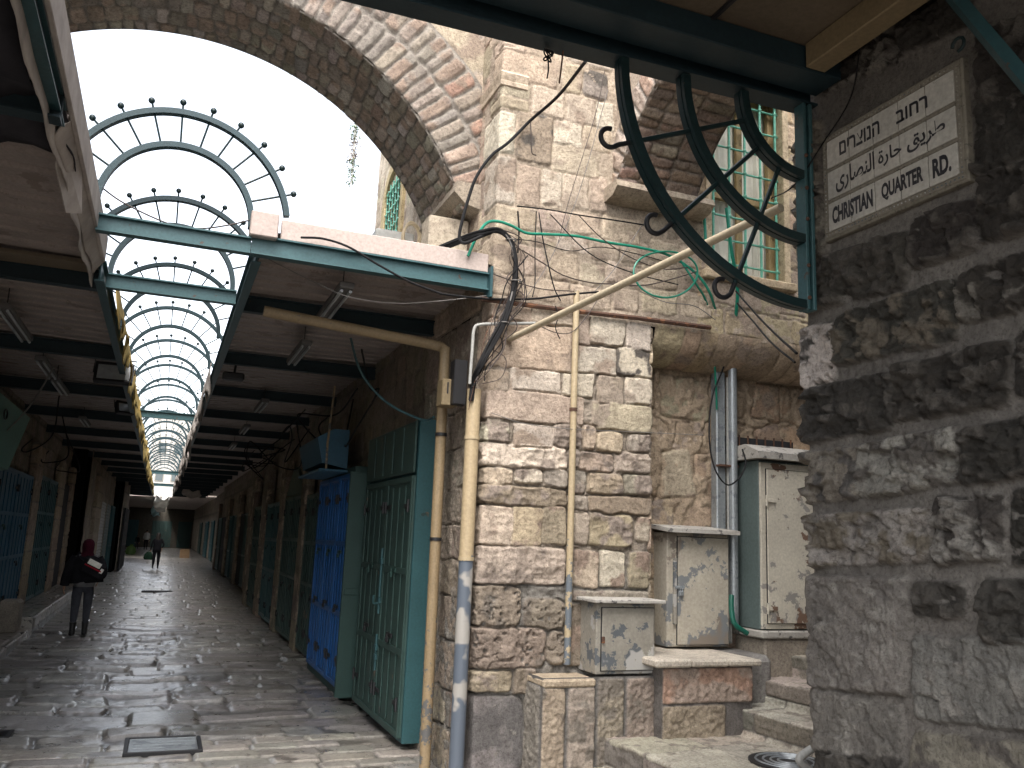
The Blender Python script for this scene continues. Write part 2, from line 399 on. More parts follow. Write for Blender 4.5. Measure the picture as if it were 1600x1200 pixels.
# ------------------------------------------------------------------ masonry: carved height fields, one stone at a time
def grid_mesh(name, X, Y, Z, C, mat, parent=None, keep=None, flip=False):
    nv, nu = X.shape
    off = root_loc(parent) if parent is not None else Vector((0, 0, 0))
    co = np.stack([X-off.x, Y-off.y, Z-off.z], -1).reshape(-1, 3).astype(np.float32)
    i = np.arange(nu*nv).reshape(nv, nu)
    q = np.stack([i[:-1, :-1], i[:-1, 1:], i[1:, 1:], i[1:, :-1]], -1)
    if flip: q = q[..., ::-1]
    if keep is not None: q = q[keep]
    q = q.reshape(-1, 4)
    me = bpy.data.meshes.new(name)
    me.vertices.add(len(co)); me.vertices.foreach_set('co', co.ravel())
    me.loops.add(q.size); me.loops.foreach_set('vertex_index', q.ravel().astype(np.int32))
    me.polygons.add(len(q)); me.polygons.foreach_set('loop_start', (np.arange(len(q))*4).astype(np.int32))
    try: me.polygons.foreach_set('loop_total', np.full(len(q), 4, np.int32))
    except Exception: pass
    me.polygons.foreach_set('use_smooth', np.ones(len(q), bool))
    me.update(calc_edges=True)
    a = me.color_attributes.new('Col', 'FLOAT_COLOR', 'POINT')
    c4 = np.ones((len(co), 4), np.float32); c4[:, :3] = np.clip(C.reshape(-1, 3), 0.004, 0.9); a.data.foreach_set('color', c4.ravel())
    me.materials.append(mat)
    return link(name, me, parent)
def carve(U, V, stones, seed=1, mort=0.03, mcol=(0.22, 0.2, 0.175), warp=0.012, wf=6.0, mrough=0.006, crack=0.0, mfun=None, mcol2=None):
    """U, V 1-D coordinate arrays (metres); stones: dicts with quad (4 corners CCW or CW), col, proud, rough, freq, round, pit, smooth
    -> height (nv, nu), colour (nv, nu, 3)"""
    UU, VV = np.meshgrid(U, V)
    WU = UU + warp*fbm(UU*wf, VV*wf, seed+1, 3); WV = VV + warp*fbm(UU*wf+31, VV*wf+7, seed+2, 3)
    n0 = fbm(UU*14, VV*14, seed+3, 4)
    H = -mort + mrough*n0*2
    C = np.array(mcol)[None, None, :]*(1+0.25*fbm(UU*3, VV*3, seed+4, 4)[..., None])
    if mfun is not None: mm_ = mfun(UU, VV)[..., None]; C = C*(1-mm_)+np.array(mcol2)*mm_*(1+.2*n0[..., None])
    C = np.broadcast_to(C, UU.shape+(3,)).copy(); CK = np.zeros_like(H)
    for k, s in enumerate(stones):
        q = s['q']; us = [p[0] for p in q]; vs = [p[1] for p in q]; mg = warp+0.02
        a, b = np.searchsorted(U, [min(us)-mg, max(us)+mg]); c, d = np.searchsorted(V, [min(vs)-mg, max(vs)+mg])
        if b-a < 2 or d-c < 2: continue
        wu = WU[c:d, a:b]; wv = WV[c:d, a:b]; uu = UU[c:d, a:b]; vv = VV[c:d, a:b]
        ar = sum(q[i][0]*q[(i+1) % 4][1]-q[(i+1) % 4][0]*q[i][1] for i in range(4)); sg = 1 if ar > 0 else -1
        ds = []
        for i in range(4):
            (x0, y0), (x1, y1) = q[i], q[(i+1) % 4]; L = math.hypot(x1-x0, y1-y0)+1e-9
            ds.append(sg*((x1-x0)*(wv-y0)-(y1-y0)*(wu-x0))/L)
        ds = np.stack(ds)
        rc = s.get('corner', 0.03)
        dm = np.minimum.reduce(ds)
        if rc > 0:      # rounded corners: smooth minimum
            dm = -rc*np.log(np.exp(-np.clip(ds, -0.3, 0.6)/rc).sum(0))+rc*0.25
        sd = seed*97+k*13
        dm = dm - 0.006*np.abs(fbm(uu*22, vv*22, sd, 3))*s.get('ragged', 1.0)
        rnd = s.get('round', 0.03)
        if s.get('crack', crack) > 0:
            cm_ = np.exp(-((dm-0.003)/0.0065)**2)*np.clip((fbm(uu*2.6, vv*2.6, sd+21, 3)+.12)*5, 0, 1)
            CK[c:d, a:b] = np.maximum(CK[c:d, a:b], cm_)
        t = np.clip(dm/rnd, 0, 1); prof = np.sqrt(np.clip(1-(1-t)**2, 0, 1))
        fr = s.get('freq', 7.0); rough = s.get('rough', 0.012)
        st = s.get('style', 'rock')
        if st == 'rock':
            r = (ridged(uu*fr, vv*fr, sd+5, 5)-0.55)*1.7+0.55*fbm(uu*fr*.4, vv*fr*.4, sd+6, 2)
        elif st == 'broken':
            wx = uu+.02*fbm(uu*9, vv*9, sd+31, 2); wy = vv+.02*fbm(uu*9+4, vv*9, sd+32, 2)
            r = .75*facets(wx*fr*.8, wy*fr, sd+33)+.45*facets(wx*fr*2.1, wy*fr*2.4, sd+35)+.35*(ridged(uu*fr*1.5, vv*fr*1.5, sd+5, 4)-.55)
        elif st == 'tool':     # pecked with a punch
            r = fbm(uu*fr*5, vv*fr*5, sd+5, 3)*0.9+0.35*fbm(uu*fr*.7, vv*fr*.7, sd+6, 3)
        else:
            r = fbm(uu*fr, vv*fr, sd+5, 4)
        h = -mort + prof*(mort+s.get('proud', 0.0)+rough*r)
        if s.get('pit', 0) > 0:
            pn = vnoise(uu*26, vv*26, sd+9)*0.6+vnoise(uu*55, vv*55, sd+10)*0.4
            h = h - s['pit']*np.clip((pn-0.62)*7, 0, 1)*prof
        tilt = s.get('tilt', (0, 0)); h = h + prof*(tilt[0]*(uu-sum(us)/4)+tilt[1]*(vv-sum(vs)/4))
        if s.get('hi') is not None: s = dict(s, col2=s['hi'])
        cc = np.array(s['col'])[None, None, :]*(1+s.get('var', 0.16)*fbm(uu*5, vv*5, sd+11, 4)[..., None]+0.10*np.clip(r, -1, 1)[..., None])
        if s.get('col2') is not None:
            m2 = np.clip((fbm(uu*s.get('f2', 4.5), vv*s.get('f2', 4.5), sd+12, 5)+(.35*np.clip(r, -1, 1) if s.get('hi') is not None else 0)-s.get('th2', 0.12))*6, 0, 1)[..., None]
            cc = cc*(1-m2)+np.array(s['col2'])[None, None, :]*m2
        win = (h > H[c:d, a:b]) & (t > 0)
        H[c:d, a:b] = np.where(win, h, H[c:d, a:b])
        mm = (np.clip(t*2.2, 0, 1)*win)[..., None]
        C[c:d, a:b] = C[c:d, a:b]*(1-mm)+cc*mm
    return UU, VV, H-crack*CK, C
def jit(c, rg, a=0.12, hue=0.05):
    k = 1+rg.uniform(-a, a)
    return tuple(max(0.01, x*k*(1+rg.uniform(-hue, hue))) for x in c)
def rect(u0, v0, u1, v1): return [(u0, v0), (u1, v0), (u1, v1), (u0, v1)]
def courses(u0, u1, v0, v1, ch, wd, seed, gap=0.018, jt=0.006):
    rg = random.Random(seed); out = []; v = v0
    while v < v1-0.04:
        h = min(rg.uniform(*ch), v1-v)
        if v1-v-h < ch[0]*.5: h = v1-v
        u = u0-rg.uniform(0, wd[0])
        while u < u1:
            wdt = rg.uniform(*wd); a, b = max(u, u0), min(u+wdt, u1)
            if b-a > 0.05:
                j = lambda: rg.uniform(-jt, jt)
                out.append([(a+gap/2+j(), v+gap/2+j()), (b-gap/2+j(), v+gap/2+j()), (b-gap/2+j(), v+h-gap/2+j()), (a+gap/2+j(), v+h-gap/2+j())])
            u += wdt
        v += h
    return out
class Path:
    """plan polyline with rounded corners: arc length -> point, outward normal (to the right of travel when side=+1)"""
    def __init__(s, pts, r=0.03, side=1):
        s.seg = []; s.L = 0; pts = [Vector((x, y)) for x, y in pts]; n = len(pts); cur = pts[0]
        for i in range(1, n):
            d = (pts[i]-pts[i-1]).normalized(); nx = Vector((d.y, -d.x))*side
            end = pts[i]
            if i < n-1:
                d2 = (pts[i+1]-pts[i]).normalized(); end = pts[i]-d*r
            l = (end-cur).length; s.seg.append(('l', s.L, l, cur.copy(), d, nx)); s.L += l
            if i < n-1:
                n2 = Vector((d2.y, -d2.x))*side; al = r*math.pi/2
                s.seg.append(('a', s.L, al, end.copy(), pts[i]+d2*r, (nx, n2, d, d2, r))); s.L += al; cur = pts[i]+d2*r
    def ev(s, u):
        u = np.asarray(u); X = np.zeros_like(u); Y = np.zeros_like(u); NX = np.zeros_like(u); NY = np.zeros_like(u)
        for k, g in enumerate(s.seg):
            lo = g[1] if k else -1e9; hi = g[1]+g[2] if k < len(s.seg)-1 else 1e9
            m = (u >= lo) & (u < hi) if k < len(s.seg)-1 else (u >= lo)
            t = u[m]-g[1]
            if g[0] == 'l':
                X[m] = g[3].x+g[4].x*t; Y[m] = g[3].y+g[4].y*t; NX[m] = g[5].x; NY[m] = g[5].y
            else:
                nx, n2, d, d2, r = g[5]; a = np.clip(t/g[2], 0, 1)*math.pi/2
                vx = nx.x*np.cos(a)+n2.x*np.sin(a); vy = nx.y*np.cos(a)+n2.y*np.sin(a)
                convex = nx.dot(d2) < 0
                # centre of the corner arc
                c = (g[3]-nx*r) if convex else (g[3]+nx*r)
                sgn = 1 if convex else -1
                X[m] = c.x+sgn*vx*r; Y[m] = c.y+sgn*vy*r; NX[m] = vx; NY[m] = vy
        return X, Y, NX, NY
def wall_skin(name, path, z0, z1, res, stones, mat, parent, seed=1, hole=None, **kw):
    U = np.arange(0, path.L+res, res); V = np.arange(z0, z1+res, res)
    UU, VV, H, C = carve(U, V, stones, seed, **kw)
    X, Y, NX, NY = path.ev(UU)
    keep = None
    if hole:
        uc = (UU[:-1, :-1]+UU[1:, 1:])/2; vc = (VV[:-1, :-1]+VV[1:, 1:])/2; keep = np.ones(uc.shape, bool)
        for (a, b, c, d) in hole: keep &= ~((uc > a) & (uc < b) & (vc > c) & (vc < d))
    return grid_mesh(name, X+NX*H, Y+NY*H, VV, C, mat, parent, keep)

# ------------------------------------------------------------------ ground
gm = MB(); gm.add([(-220,-160,-.09),(220,-160,-.09),(220,420,-.09),(-220,420,-.09)], [(0,1,2,3)])
g0 = single('ground', gm, M['soil'], None, None, base=(0, 0, 0)); g0['kind'] = 'structure'

def street():
    rg = random.Random(3)
    U = np.arange(-2.7, 3.3, 0.024)
    ys = [5.2]
    while ys[-1] < 100: ys.append(ys[-1]+max(0.02, 0.0026*ys[-1]))
    V = np.array(ys); stones = []; y = 5.0
    def slabs(x0, ya, x1, yb):
        wq, hq = x1-x0, yb-ya
        if wq > 1.9: k = rg.uniform(.35, .65)*wq; return slabs(x0, ya, x0+k, yb)+slabs(x0+k, ya, x1, yb)
        if hq > .66 or (hq > .5 and rg.random() < .35): k = rg.uniform(.35, .65)*hq; return slabs(x0, ya, x1, ya+k)+slabs(x0, ya+k, x1, yb)
        if wq > 1.35 or (wq > .8 and rg.random() < .5): k = rg.uniform(.3, .7)*wq; return slabs(x0, ya, x0+k, yb)+slabs(x0+k, ya, x1, yb)
        return [(x0, ya, x1, yb)]
    while y < 96:
        if 8.6 <= y < 18.5:
            cells = []; yb_ = y
            while yb_ < 18.9:
                hb = min(rg.uniform(.7, 1.3), 19.0-yb_); cells += slabs(-2.8-rg.uniform(0, .6), yb_, 3.4, yb_+hb); yb_ += hb
            for (xa, ya, xb, yb) in cells:
                gp = rg.choice([.016, .02, .03, .05, .10]); j = lambda: rg.uniform(-.04, .04)
                stones.append(dict(q=[(xa+gp/5+j(), ya+gp*.8+j()), (xb-gp/5+j(), ya+gp*.8+j()), (xb-gp/5+j(), yb-gp*.8+j()), (xa+gp/5+j(), yb-gp*.8+j())], col=jit((.235, .231, .226), rg, .3, .03), proud=rg.uniform(-.022, .022), rough=rg.choice([.004, .006, .010, .014]), freq=3.5, style=rg.choice(['soft', 'soft', 'rock']), corner=.02, round=.022, ragged=1.2, var=.25, col2=(.16, .15, .138), th2=.2, f2=3.5, tilt=(rg.uniform(-.03, .03), rg.uniform(-.05, .05))))
            y = 19.0; continue
        if y < 8.6: h = rg.uniform(.2, .27); wd = (.3, .62); jt = .008; gap = .014
        elif y < 19: h = rg.uniform(.36, .60); wd = (.6, 1.5); jt = .05; gap = .065
        else: h = rg.uniform(.42, .6); wd = (.5, 1.0); jt = .012; gap = .022
        u = -2.8-rg.uniform(0, .5)
        while u < 3.3:
            ww = rg.uniform(*wd); j = lambda: rg.uniform(-jt, jt)
            mid = 8.6 <= y < 19
            q = [(u+gap/3+j(), y+gap*.8+j()), (u+ww-gap/3+j(), y+gap*.8+j()), (u+ww-gap/3+j(), y+h-gap*.8+j()), (u+gap/3+j(), y+h-gap*.8+j())]
            worn = mid and rg.random() < .85
            s = dict(q=q, col=jit(((.35, .332, .305) if y < 8.6 else (.27, .26, .247)) if not mid else (.25, .237, .222), rg, .16, .03), proud=rg.uniform(-.010, .010) if not mid else rg.uniform(-.024, .020),
                     rough=(.003 if not mid else (.010 if worn else .005)) if y < 19 else .003, freq=3.5 if mid else 6, style='soft' if not (mid and rg.random() < .35) else 'rock',
                     corner=.06 if mid else .012, round=.035 if mid else .014, ragged=3.0 if mid else 1.0, var=.2, col2=(.15, .138, .125), th2=.2 if mid else .34, f2=3.5,
                     tilt=(rg.uniform(-.03, .03), rg.uniform(-.04, .04)) if mid else (0, 0))
            if rg.random() < .1 and mid: s['proud'] -= .02
            stones.append(s); u += ww
        y += h
    UU, VV, H, C = carve(U, V, stones, 11, mort=.028, mcol=(.095, .093, .09), warp=.010, wf=3.0, mrough=.004)
    a = np.clip((VV-8.2)/1.2, 0, 1)*np.clip((20-VV)/3, 0, 1)
    H = H+a*(0.016*fbm(UU*1.3, VV*1.0, 77, 2)+.020*(ridged(UU*3.5, VV*3.5, 78, 3)-.6)*np.clip(fbm(UU*.8, VV*.8, 79, 2)*4+.4, 0, 1))
    H = H+a*.007*(ridged(UU*11, VV*8, 80, 3)-.6)*np.clip(fbm(UU*1.1, VV*1.1, 81, 3)*5+.3, 0, 1)
    H = H-.035*np.exp(-((UU+.15)/.55)**2)*np.clip((VV-7)/3, 0, 1)
    o = grid_mesh('street_paving', UU, VV, H, C, M['paving'], None); o['kind'] = 'structure'
street()

def strip(name, path_pts, y0, y1, r, stones, seed, res, mat, kind='structure', **kw):
    """a kerb-like profile (x,z) extruded along y"""
    pa = Path(path_pts, r, side=-1)
    U = np.arange(0, pa.L+res, res); V = np.arange(y0, y1, res*2)
    UU, VV, H, C = carve(U, V, stones, seed, **kw)
    X, Z, NX, NZ = pa.ev(UU)
    o = grid_mesh(name, X+NX*H, VV, Z+NZ*H, C, mat, None, flip=True); o['kind'] = kind
    return o
def side_walk():
    rg = random.Random(5)
    for (pts, y0, y1, sd) in (([(-2.75, .12), (-1.86, .12), (-1.86, -.03)], 9, 17.0, 1), ([(-2.75, .30), (-1.84, .30), (-1.84, -.03)], 17.0, 27, 2)):
        L = 1.1; st = [dict(q=q, col=jit((.20, .185, .165), rg, .2), rough=.004, freq=6, style='soft', corner=.015, round=.02, var=.25) for q in courses(0, L, y0, y1, (.6, 1.0), (.4, .7), 20+sd)]
        strip('pavement', pts, y0, y1, .02, st, 30+sd, .03, M['paving'], mcol=(.10, .098, .095))
    e = MB(); e.box((-2.75, 16.98, -.02), (-1.86, 17.03, .295), .01)
    o = single('pavement', e, M['slab'], None, None); o['kind'] = 'structure'
side_walk()

# ------------------------------------------------------------------ corner building: stone pier, upper wall, niche
CB = thing('corner_building', 'pale limestone corner building with weathered stone blocks facing the steps', 'building', (2.9, 7.2, 0))
XC, YC = 2.32, 6.4
pier_path = Path([(XC, 8.3), (XC, YC), (3.85, YC), (3.85, 6.85)], .03, 1)
uf = lambda x: 1.9-.06+.03*math.pi/2+(x-XC)
CR = (.46, .39, .31); WH = (.54, .485, .41); PK = (.43, .362, .30); GY = (.34, .305, .26); OC = (.39, .325, .235); DK = (.25, .23, .2); LO = (.235, .205, .165); SM = (.21, .20, .195); GB = (.31, .265, .205)
PIER_UP = [  # px rectangles of the stones above the iron bar: x0,y0,x1,y1,colour,style
 (778,20,838,52,CR,0),(842,22,905,56,WH,0),(776,55,822,78,CR,0),(824,58,888,92,CR,0),(890,72,958,102,WH,0),
 (781,80,874,130,CR,0),(880,101,910,146,CR,0),(912,110,950,153,DK,2),(781,130,830,150,CR,0),(781,152,828,170,CR,0),
 (832,137,883,184,CR,0),(886,150,930,197,CR,0),(932,160,960,203,WH,0),(778,172,806,240,WH,0),(808,176,864,254,GB,2),
 (867,190,910,228,WH,0),(912,198,955,236,CR,0),(864,229,938,274,CR,0),(775,243,807,318,WH,0),(809,257,845,321,PK,0),(847,266,880,321,WH,0),
 (881,272,920,324,CR,0),(922,277,950,331,CR,0),(770,322,810,360,CR,0),(812,324,839,362,CR,0),(841,328,888,362,PK,0),(890,333,940,368,CR,0),
 (942,340,1000,380,CR,0),(768,364,806,428,CR,0),(808,366,868,384,CR,0),(808,386,853,434,CR,0),(855,393,905,440,CR,0),(870,366,920,392,WH,0),(922,370,968,408,CR,0),
 (970,376,1015,412,CR,0),(907,411,946,443,CR,0),(948,413,1000,446,CR,0),(1002,415,1060,450,CR,0),(766,432,890,468,CR,0),(892,447,956,482,CR,0),(958,450,1000,486,CR,0),(1003,453,1060,490,CR,0),
 (1018,336,1060,372,GB,0),(1018,376,1062,410,CR,0),(1064,340,1110,380,GB,2),(1064,385,1110,420,CR,0),(1064,425,1112,455,CR,0),(1064,460,1112,495,CR,0),(1116,440,1190,480,CR,0),(1195,450,1260,490,CR,0)]
PIER_LO = [
 (765,476,832,500,CR,0),(834,478,900,505,CR,0),(905,490,922,538,CR,0),(924,498,976,540,WH,1),(981,505,1020,546,WH,1),(760,505,900,575,CR,0),
 (905,543,963,584,WH,0),(966,546,1020,590,WH,2),(758,577,795,610,CR,1),(799,578,877,615,WH,0),(882,583,928,620,WH,0),(936,588,974,631,GB,1),(980,592,1020,631,WH,1),
 (757,613,911,658,PK,0),(927,633,1020,673,CR,1),(753,660,796,692,WH,3),(806,663,863,698,WH,0),(866,666,910,697,WH,3),(913,664,931,703,CR,3),(934,676,974,706,CR,1),(984,679,1019,706,GY,3),
 (750,695,886,730,WH,3),(890,700,905,730,GY,3),(907,708,960,738,PK,3),(962,708,1018,738,PK,3),(748,733,802,756,PK,3),(807,733,848,756,WH,3),(853,733,887,760,GY,3),(892,735,916,770,GY,3),
 (921,741,972,771,GB,3),(977,743,1017,773,GY,3),(746,760,886,788,GB,3),(890,774,920,800,GY,3),(922,776,1017,801,GB,1),
 (746,791,801,851,CR,4),(803,792,846,852,OC,4),(849,793,886,850,GB,4),(898,800,919,851,PK,4),(923,806,987,853,OC,3),(996,808,1016,846,PK,4),
 (748,855,884,913,PK,3),(897,860,934,917,PK,4),(940,861,977,917,WH,4),(985,864,1014,918,GB,4),(743,917,815,979,LO,5),(820,936,884,982,LO,5),(897,924,1015,940,GY,3),
 (743,983,853,1043,LO,5),(856,986,884,1038,LO,5),(888,945,1010,1040,LO,4),(740,1048,801,1082,GB,3),(805,1046,838,1085,LO,3),(741,1090,816,1210,SM,6),(738,1212,816,1290,SM,6),(820,1095,900,1200,DK,6)]
STY = {0: dict(style='soft', rough=.007, freq=11, round=.007, corner=.007, proud=0, col2=(.33, .27, .22), th2=.22),
       1: dict(style='soft', rough=.010, freq=9, round=.013, corner=.014, proud=.008, col2=(.34, .29, .24), th2=.2),
       2: dict(style='soft', rough=.008, freq=8, round=.018, corner=.02, proud=0, col2=(.12, .11, .10), th2=.0, f2=7),
       3: dict(style='rock', rough=.028, freq=7.5, round=.020, corner=.016, proud=.003, col2=(.27, .23, .2), th2=.15),
       4: dict(style='rock', rough=.013, freq=9, round=.014, corner=.012, proud=.004, col2=(.28, .22, .18), th2=.12),
       5: dict(style='rock', rough=.020, freq=8, round=.026, corner=.035, proud=.006, pit=.03, col2=(.17, .15, .13), th2=.1),
       6: dict(style='soft', rough=.010, freq=5, round=.05, corner=.05, proud=-.005, col2=(.13, .125, .125), th2=.05, f2=2.5)}
def px_stones(lst, corner_px=None, ufun=None, seed=1, wrapped=True):
    rg = random.Random(seed); out = []
    for (x0, y0, x1, y1, c, st) in lst:
        xm, ym = (x0+x1)/2, (y0+y1)/2
        xa = P(x0, ym, 1, YC).x; xb = P(x1, ym, 1, YC).x
        za = P(xm, y1, 1, YC).z; zb = P(xm, y0, 1, YC).z
        if wrapped and x0 > 0 and y0 > 470: xa -= .010; xb += .010; za -= .008; zb += .008
        if wrapped and xa < XC+.07: ua = uf(XC)-rg.uniform(.18, .5)
        else: ua = uf(xa)
        ub = uf(xb)
        j = lambda: rg.uniform(-.007, .007)
        s = dict(q=[(ua, za+j()), (ub+j(), za+j()), (ub+j(), zb+j()), (ua, zb+j())], col=jit(c, rg, .1, .03)); s.update(STY[st]); s['proud'] = s['proud']+rg.uniform(-.004, .004)
        out.append(s)
    return out
def filler(path_u0, path_u1, z0, z1, ch, wd, seed, col=CR, st=0, **kw):
    rg = random.Random(seed); out = []
    for q in courses(path_u0, path_u1, z0, z1, ch, wd, seed):
        s = dict(q=q, col=jit(col, rg, .16, .05)); s.update(STY[st]); s.update(kw); s['proud'] = s['proud']-.004; out.append(s)
    return out
lo = px_stones(PIER_LO, seed=4)
lo += filler(0, uf(XC)-.35, 0, 3.8, (.28, .42), (.35, .7), 41, (.27, .235, .19), 1, rough=.02, proud=-.012)
lo += filler(uf(3.82), uf(4.4), 0, 3.8, (.2, .3), (.3, .5), 42, CR, 1)
wall_skin('wall', pier_path, -.02, 3.79, .0078, lo, M['stone'], CB, 51, crack=.035, mfun=lambda U_, V_: np.clip((1.75-V_+.35*fbm(U_*2, V_*2, 5, 3))*3, 0, 1), mcol2=(.19, .182, .168), mort=.020, mcol=(.285, .25, .21), warp=.013, wf=7, mrough=.012)
up_path = Path([(XC, 8.3), (XC, YC), (6.8, YC)], .03, 1)
up = px_stones(PIER_UP, seed=5)
up += filler(0, uf(XC)-.3, 3.8, 7.6, (.25, .36), (.3, .6), 43, (.42, .35, .28), 0)
up += filler(uf(4.3), uf(6.8), 3.8, 7.8, (.22, .3), (.3, .5), 44, (.46, .38, .27), 0)
WIN = (4.45, 5.30, 4.40, 6.30)
wall_skin('wall', up_path, 3.785, 7.8, .0115, up, M['stone'], CB, 52, crack=.016, hole=[(uf(WIN[0]), uf(WIN[1]), WIN[2], WIN[3])], mort=.008, mcol=(.40, .34, .275), warp=.014, wf=7, mrough=.006)
# moulded cornice that wraps the pier's corner
cm = MB()
prof = [(0, 0), (.014, .01), (.017, .045), (.008, .055), (.018, .085), (.024, .12), (.010, .14), (0, .15)]
pts = [(XC, 7.0, 5.72), (XC, YC, 5.72), (2.56, YC, 5.72)]
cm.sweep(pts, prof, [(Vector((-1, 0, 0)), Vector((0, 0, 1))), (Vector((-1, -1, 0)), Vector((0, 0, 1))), (Vector((0, -1, 0)), Vector((0, 0, 1)))])
me = part('cornice', cm, M['plaster'], CB)
def paint_attr(o, col, seed=0, var=.15):
    me = o.data; n = len(me.vertices); co = np.zeros(n*3); me.vertices.foreach_get('co', co); co = co.reshape(-1, 3)
    a = me.color_attributes.new('Col', 'FLOAT_COLOR', 'POINT'); c = np.ones((n, 4), np.float32)
    c[:, :3] = np.array(col)[None]*(1+var*fbm(co[:, 0]*4+co[:, 1]*3, co[:, 2]*4, seed, 3)[:, None]); a.data.foreach_set('color', c.ravel())
paint_attr(me, CR, 3)
# niche behind the pier: rubble with plaster, and the rounded ledge over it
rec_path = Path([(3.85, 6.78), (6.8, 6.78)], .03, 1)
rgn = random.Random(9)
nst = []
for q in courses(0, 2.95, .2, 3.9, (.26, .44), (.25, .65), 61, gap=.03, jt=.05):
    st = rgn.choice([3, 3, 0, 4]); s = dict(q=q, col=jit(rgn.choice([(.40, .32, .24), (.36, .30, .24), (.40, .29, .22), (.33, .26, .19)]), rgn, .12)); s.update(STY[st]); s['rough'] *= .6; s['proud'] -= rgn.choice([.004, .012, .02, .024]); s['round'] = .02; nst.append(s)
wall_skin('niche_wall', rec_path, .2, 3.9, .014, nst, M['stone'], CB, 53, crack=.04, mort=.014, mcol=(.37, .30, .225), warp=.05, wf=3.5, mrough=.016)
def ledge():
    U = np.arange(0, 2.9, .014); V = np.arange(0, .62, .014)
    st = filler(0, 2.9, -.02, .64, (.5, .7), (.16, .34), 62, (.40, .32, .235), 0)
    UU, VV, H, C = carve(U, V, st, 63, mort=.012, mcol=(.33, .27, .2), warp=.012)
    a = VV/.60*math.pi/2; H = H*np.clip((.6-VV)/.1, 0.1, 1)
    Y = 6.79-(.385+H)*np.sin(a); Z = 3.80-(.30+H)*np.cos(a)
    grid_mesh('ledge', 3.87+UU, Y, Z, C, M['stone'], CB)
ledge()
bk = MB()
bk.box((XC+.12, YC+.13, -.1), (3.75, 8.25, 7.7)); bk.box((3.75, 6.95, -.1), (WIN[0]-.02, 8.25, 3.9)); bk.box((WIN[0]-.05, 6.95, -.1), (6.8, 8.25, 4.3))
bk.box((3.75, 6.55, 3.78), (WIN[0]-.06, 8.25, 7.7)); bk.box((WIN[1]+.06, 6.55, 3.78), (6.8, 8.25, 7.7)); bk.box((WIN[0]-.06, 6.55, WIN[3]+.05), (WIN[1]+.06, 8.25, 7.7)); bk.box((WIN[0]-.06, 6.55, 3.78), (WIN[1]+.06, 8.25, WIN[2]-.06))
part('core', bk, M['plaster'], CB, smooth=False); paint_attr(CB.children[-1], (.35, .29, .22))
# window with grille
wf_ = MB(); x0, x1, z0, z1 = WIN
for a, b in (((x0-.06, YC-.01, z0-.06), (x0+.01, 6.8, z1+.05)), ((x1-.01, YC-.01, z0-.06), (x1+.06, 6.8, z1+.05)), ((x0+.01, YC-.01, z1-.01), (x1-.01, 6.8, z1+.05))): wf_.box(a, b, .006)
wn = part('window', wf_, M['plaster'], CB); paint_attr(wn, (.50, .42, .30))
wsill = MB(); wsill.box((x0-.1, YC-.06, z0-.09), (x1+.1, 6.8, z0-.005), .012); o = part('sill', wsill, M['plaster'], wn); paint_attr(o, (.50, .41, .29))
wfr = MB()
for (a, b) in (((x0+.02, 6.52, z0), (x0+.09, 6.58, z1-.02)), ((x1-.09, 6.52, z0), (x1-.02, 6.58, z1-.02)), ((x0+.09, 6.525, z0+.78), (x1-.09, 6.575, z0+.86)), (((x0+x1)/2-.035, 6.53, z0), ((x0+x1)/2+.035, 6.57, z0+.78)), (((x0+x1)/2-.035, 6.53, z0+.86), ((x0+x1)/2+.035, 6.57, z1-.02)), ((x0+.09, 6.53, z1-.08), (x1-.09, 6.57, z1-.02)), ((x0+.09, 6.53, z0), ((x0+x1)/2-.035, 6.57, z0+.06)), (((x0+x1)/2+.035, 6.53, z0), (x1-.09, 6.57, z0+.06))): wfr.box(a, b, .006)
part('frame', wfr, M['wood'], wn)
wc = MB(); n = 40
vs = []; fs = []
for i in range(n+1):
    x = x0+.02+(x1-x0-.04)*i/n; y = 6.60+.012*math.sin(i*1.7)+.006*math.sin(i*4.1); vs += [(x, y, z0), (x, y, z1-.02)]
for i in range(n): fs.append((2*i, 2*i+2, 2*i+3, 2*i+1))
wc.add(vs, fs); part('curtain', wc, M['curtain'], wn)
wg = MB()
for i in range(5):
    x = x0+.07+i*(x1-x0-.12)/4; wg.tube([(x, YC+.06, z0-.02), (x, YC+.06, z1)], .0125, 8)
    for k in range(8): wg.ball((x, YC+.06, z0+.12+k*.235), .021, 8, 5)
for k in range(8): wg.tube([(x0-.02, YC+.075, z0+.12+k*.235), (x1+.02, YC+.075, z0+.12+k*.235)], .0105, 8)
part('grille', wg, M['grille_green'], wn)
# dark slot with bars over the tall cabinet
sb = MB(); sb.box((4.72, 6.70, 2.76), (5.6, 6.80, 2.92)); sl_ = part('vent_opening', sb, M['void'], CB, smooth=False)
sb = MB()
for i in range(9): sb.tube([(4.76+i*.1, 6.685, 2.74), (4.76+i*.1, 6.685, 2.94)], .009, 6)
part('bar', sb, M['rust'], sl_)

# dressed plinth and bench
PL = thing('plinth', 'low wall of pecked upright stones with a slab on top, under the small grey box', 'low wall', (3.2, 6.25, 0))
ppath = Path([(2.74, 6.5), (2.74, 6.1), (3.72, 6.1), (3.72, 6.4)], .015, 1)
pu = lambda x: .4-.03+.015*math.pi/2+(x-2.74)
rgp = random.Random(12); pst = []
for (x0_, x1_, c, st) in ((2.745, 2.945, (.34, .285, .235), 'tool'), (2.957, 3.19, (.37, .325, .265), 'rock'), (3.205, 3.445, (.27, .24, .19), 'tool'), (3.458, 3.715, (.29, .25, .20), 'tool')):
    zt = .80 if x1_ < 3.2 else .86
    pst.append(dict(q=rect(pu(x0_)+.004, .06, pu(x1_)-.004, zt), col=jit(c, rgp, .08), rough=.014 if st == 'tool' else .022, style=st, freq=7, round=.016, corner=.012, proud=.004, col2=(.2, .18, .155), th2=.12, f2=6, var=.2))
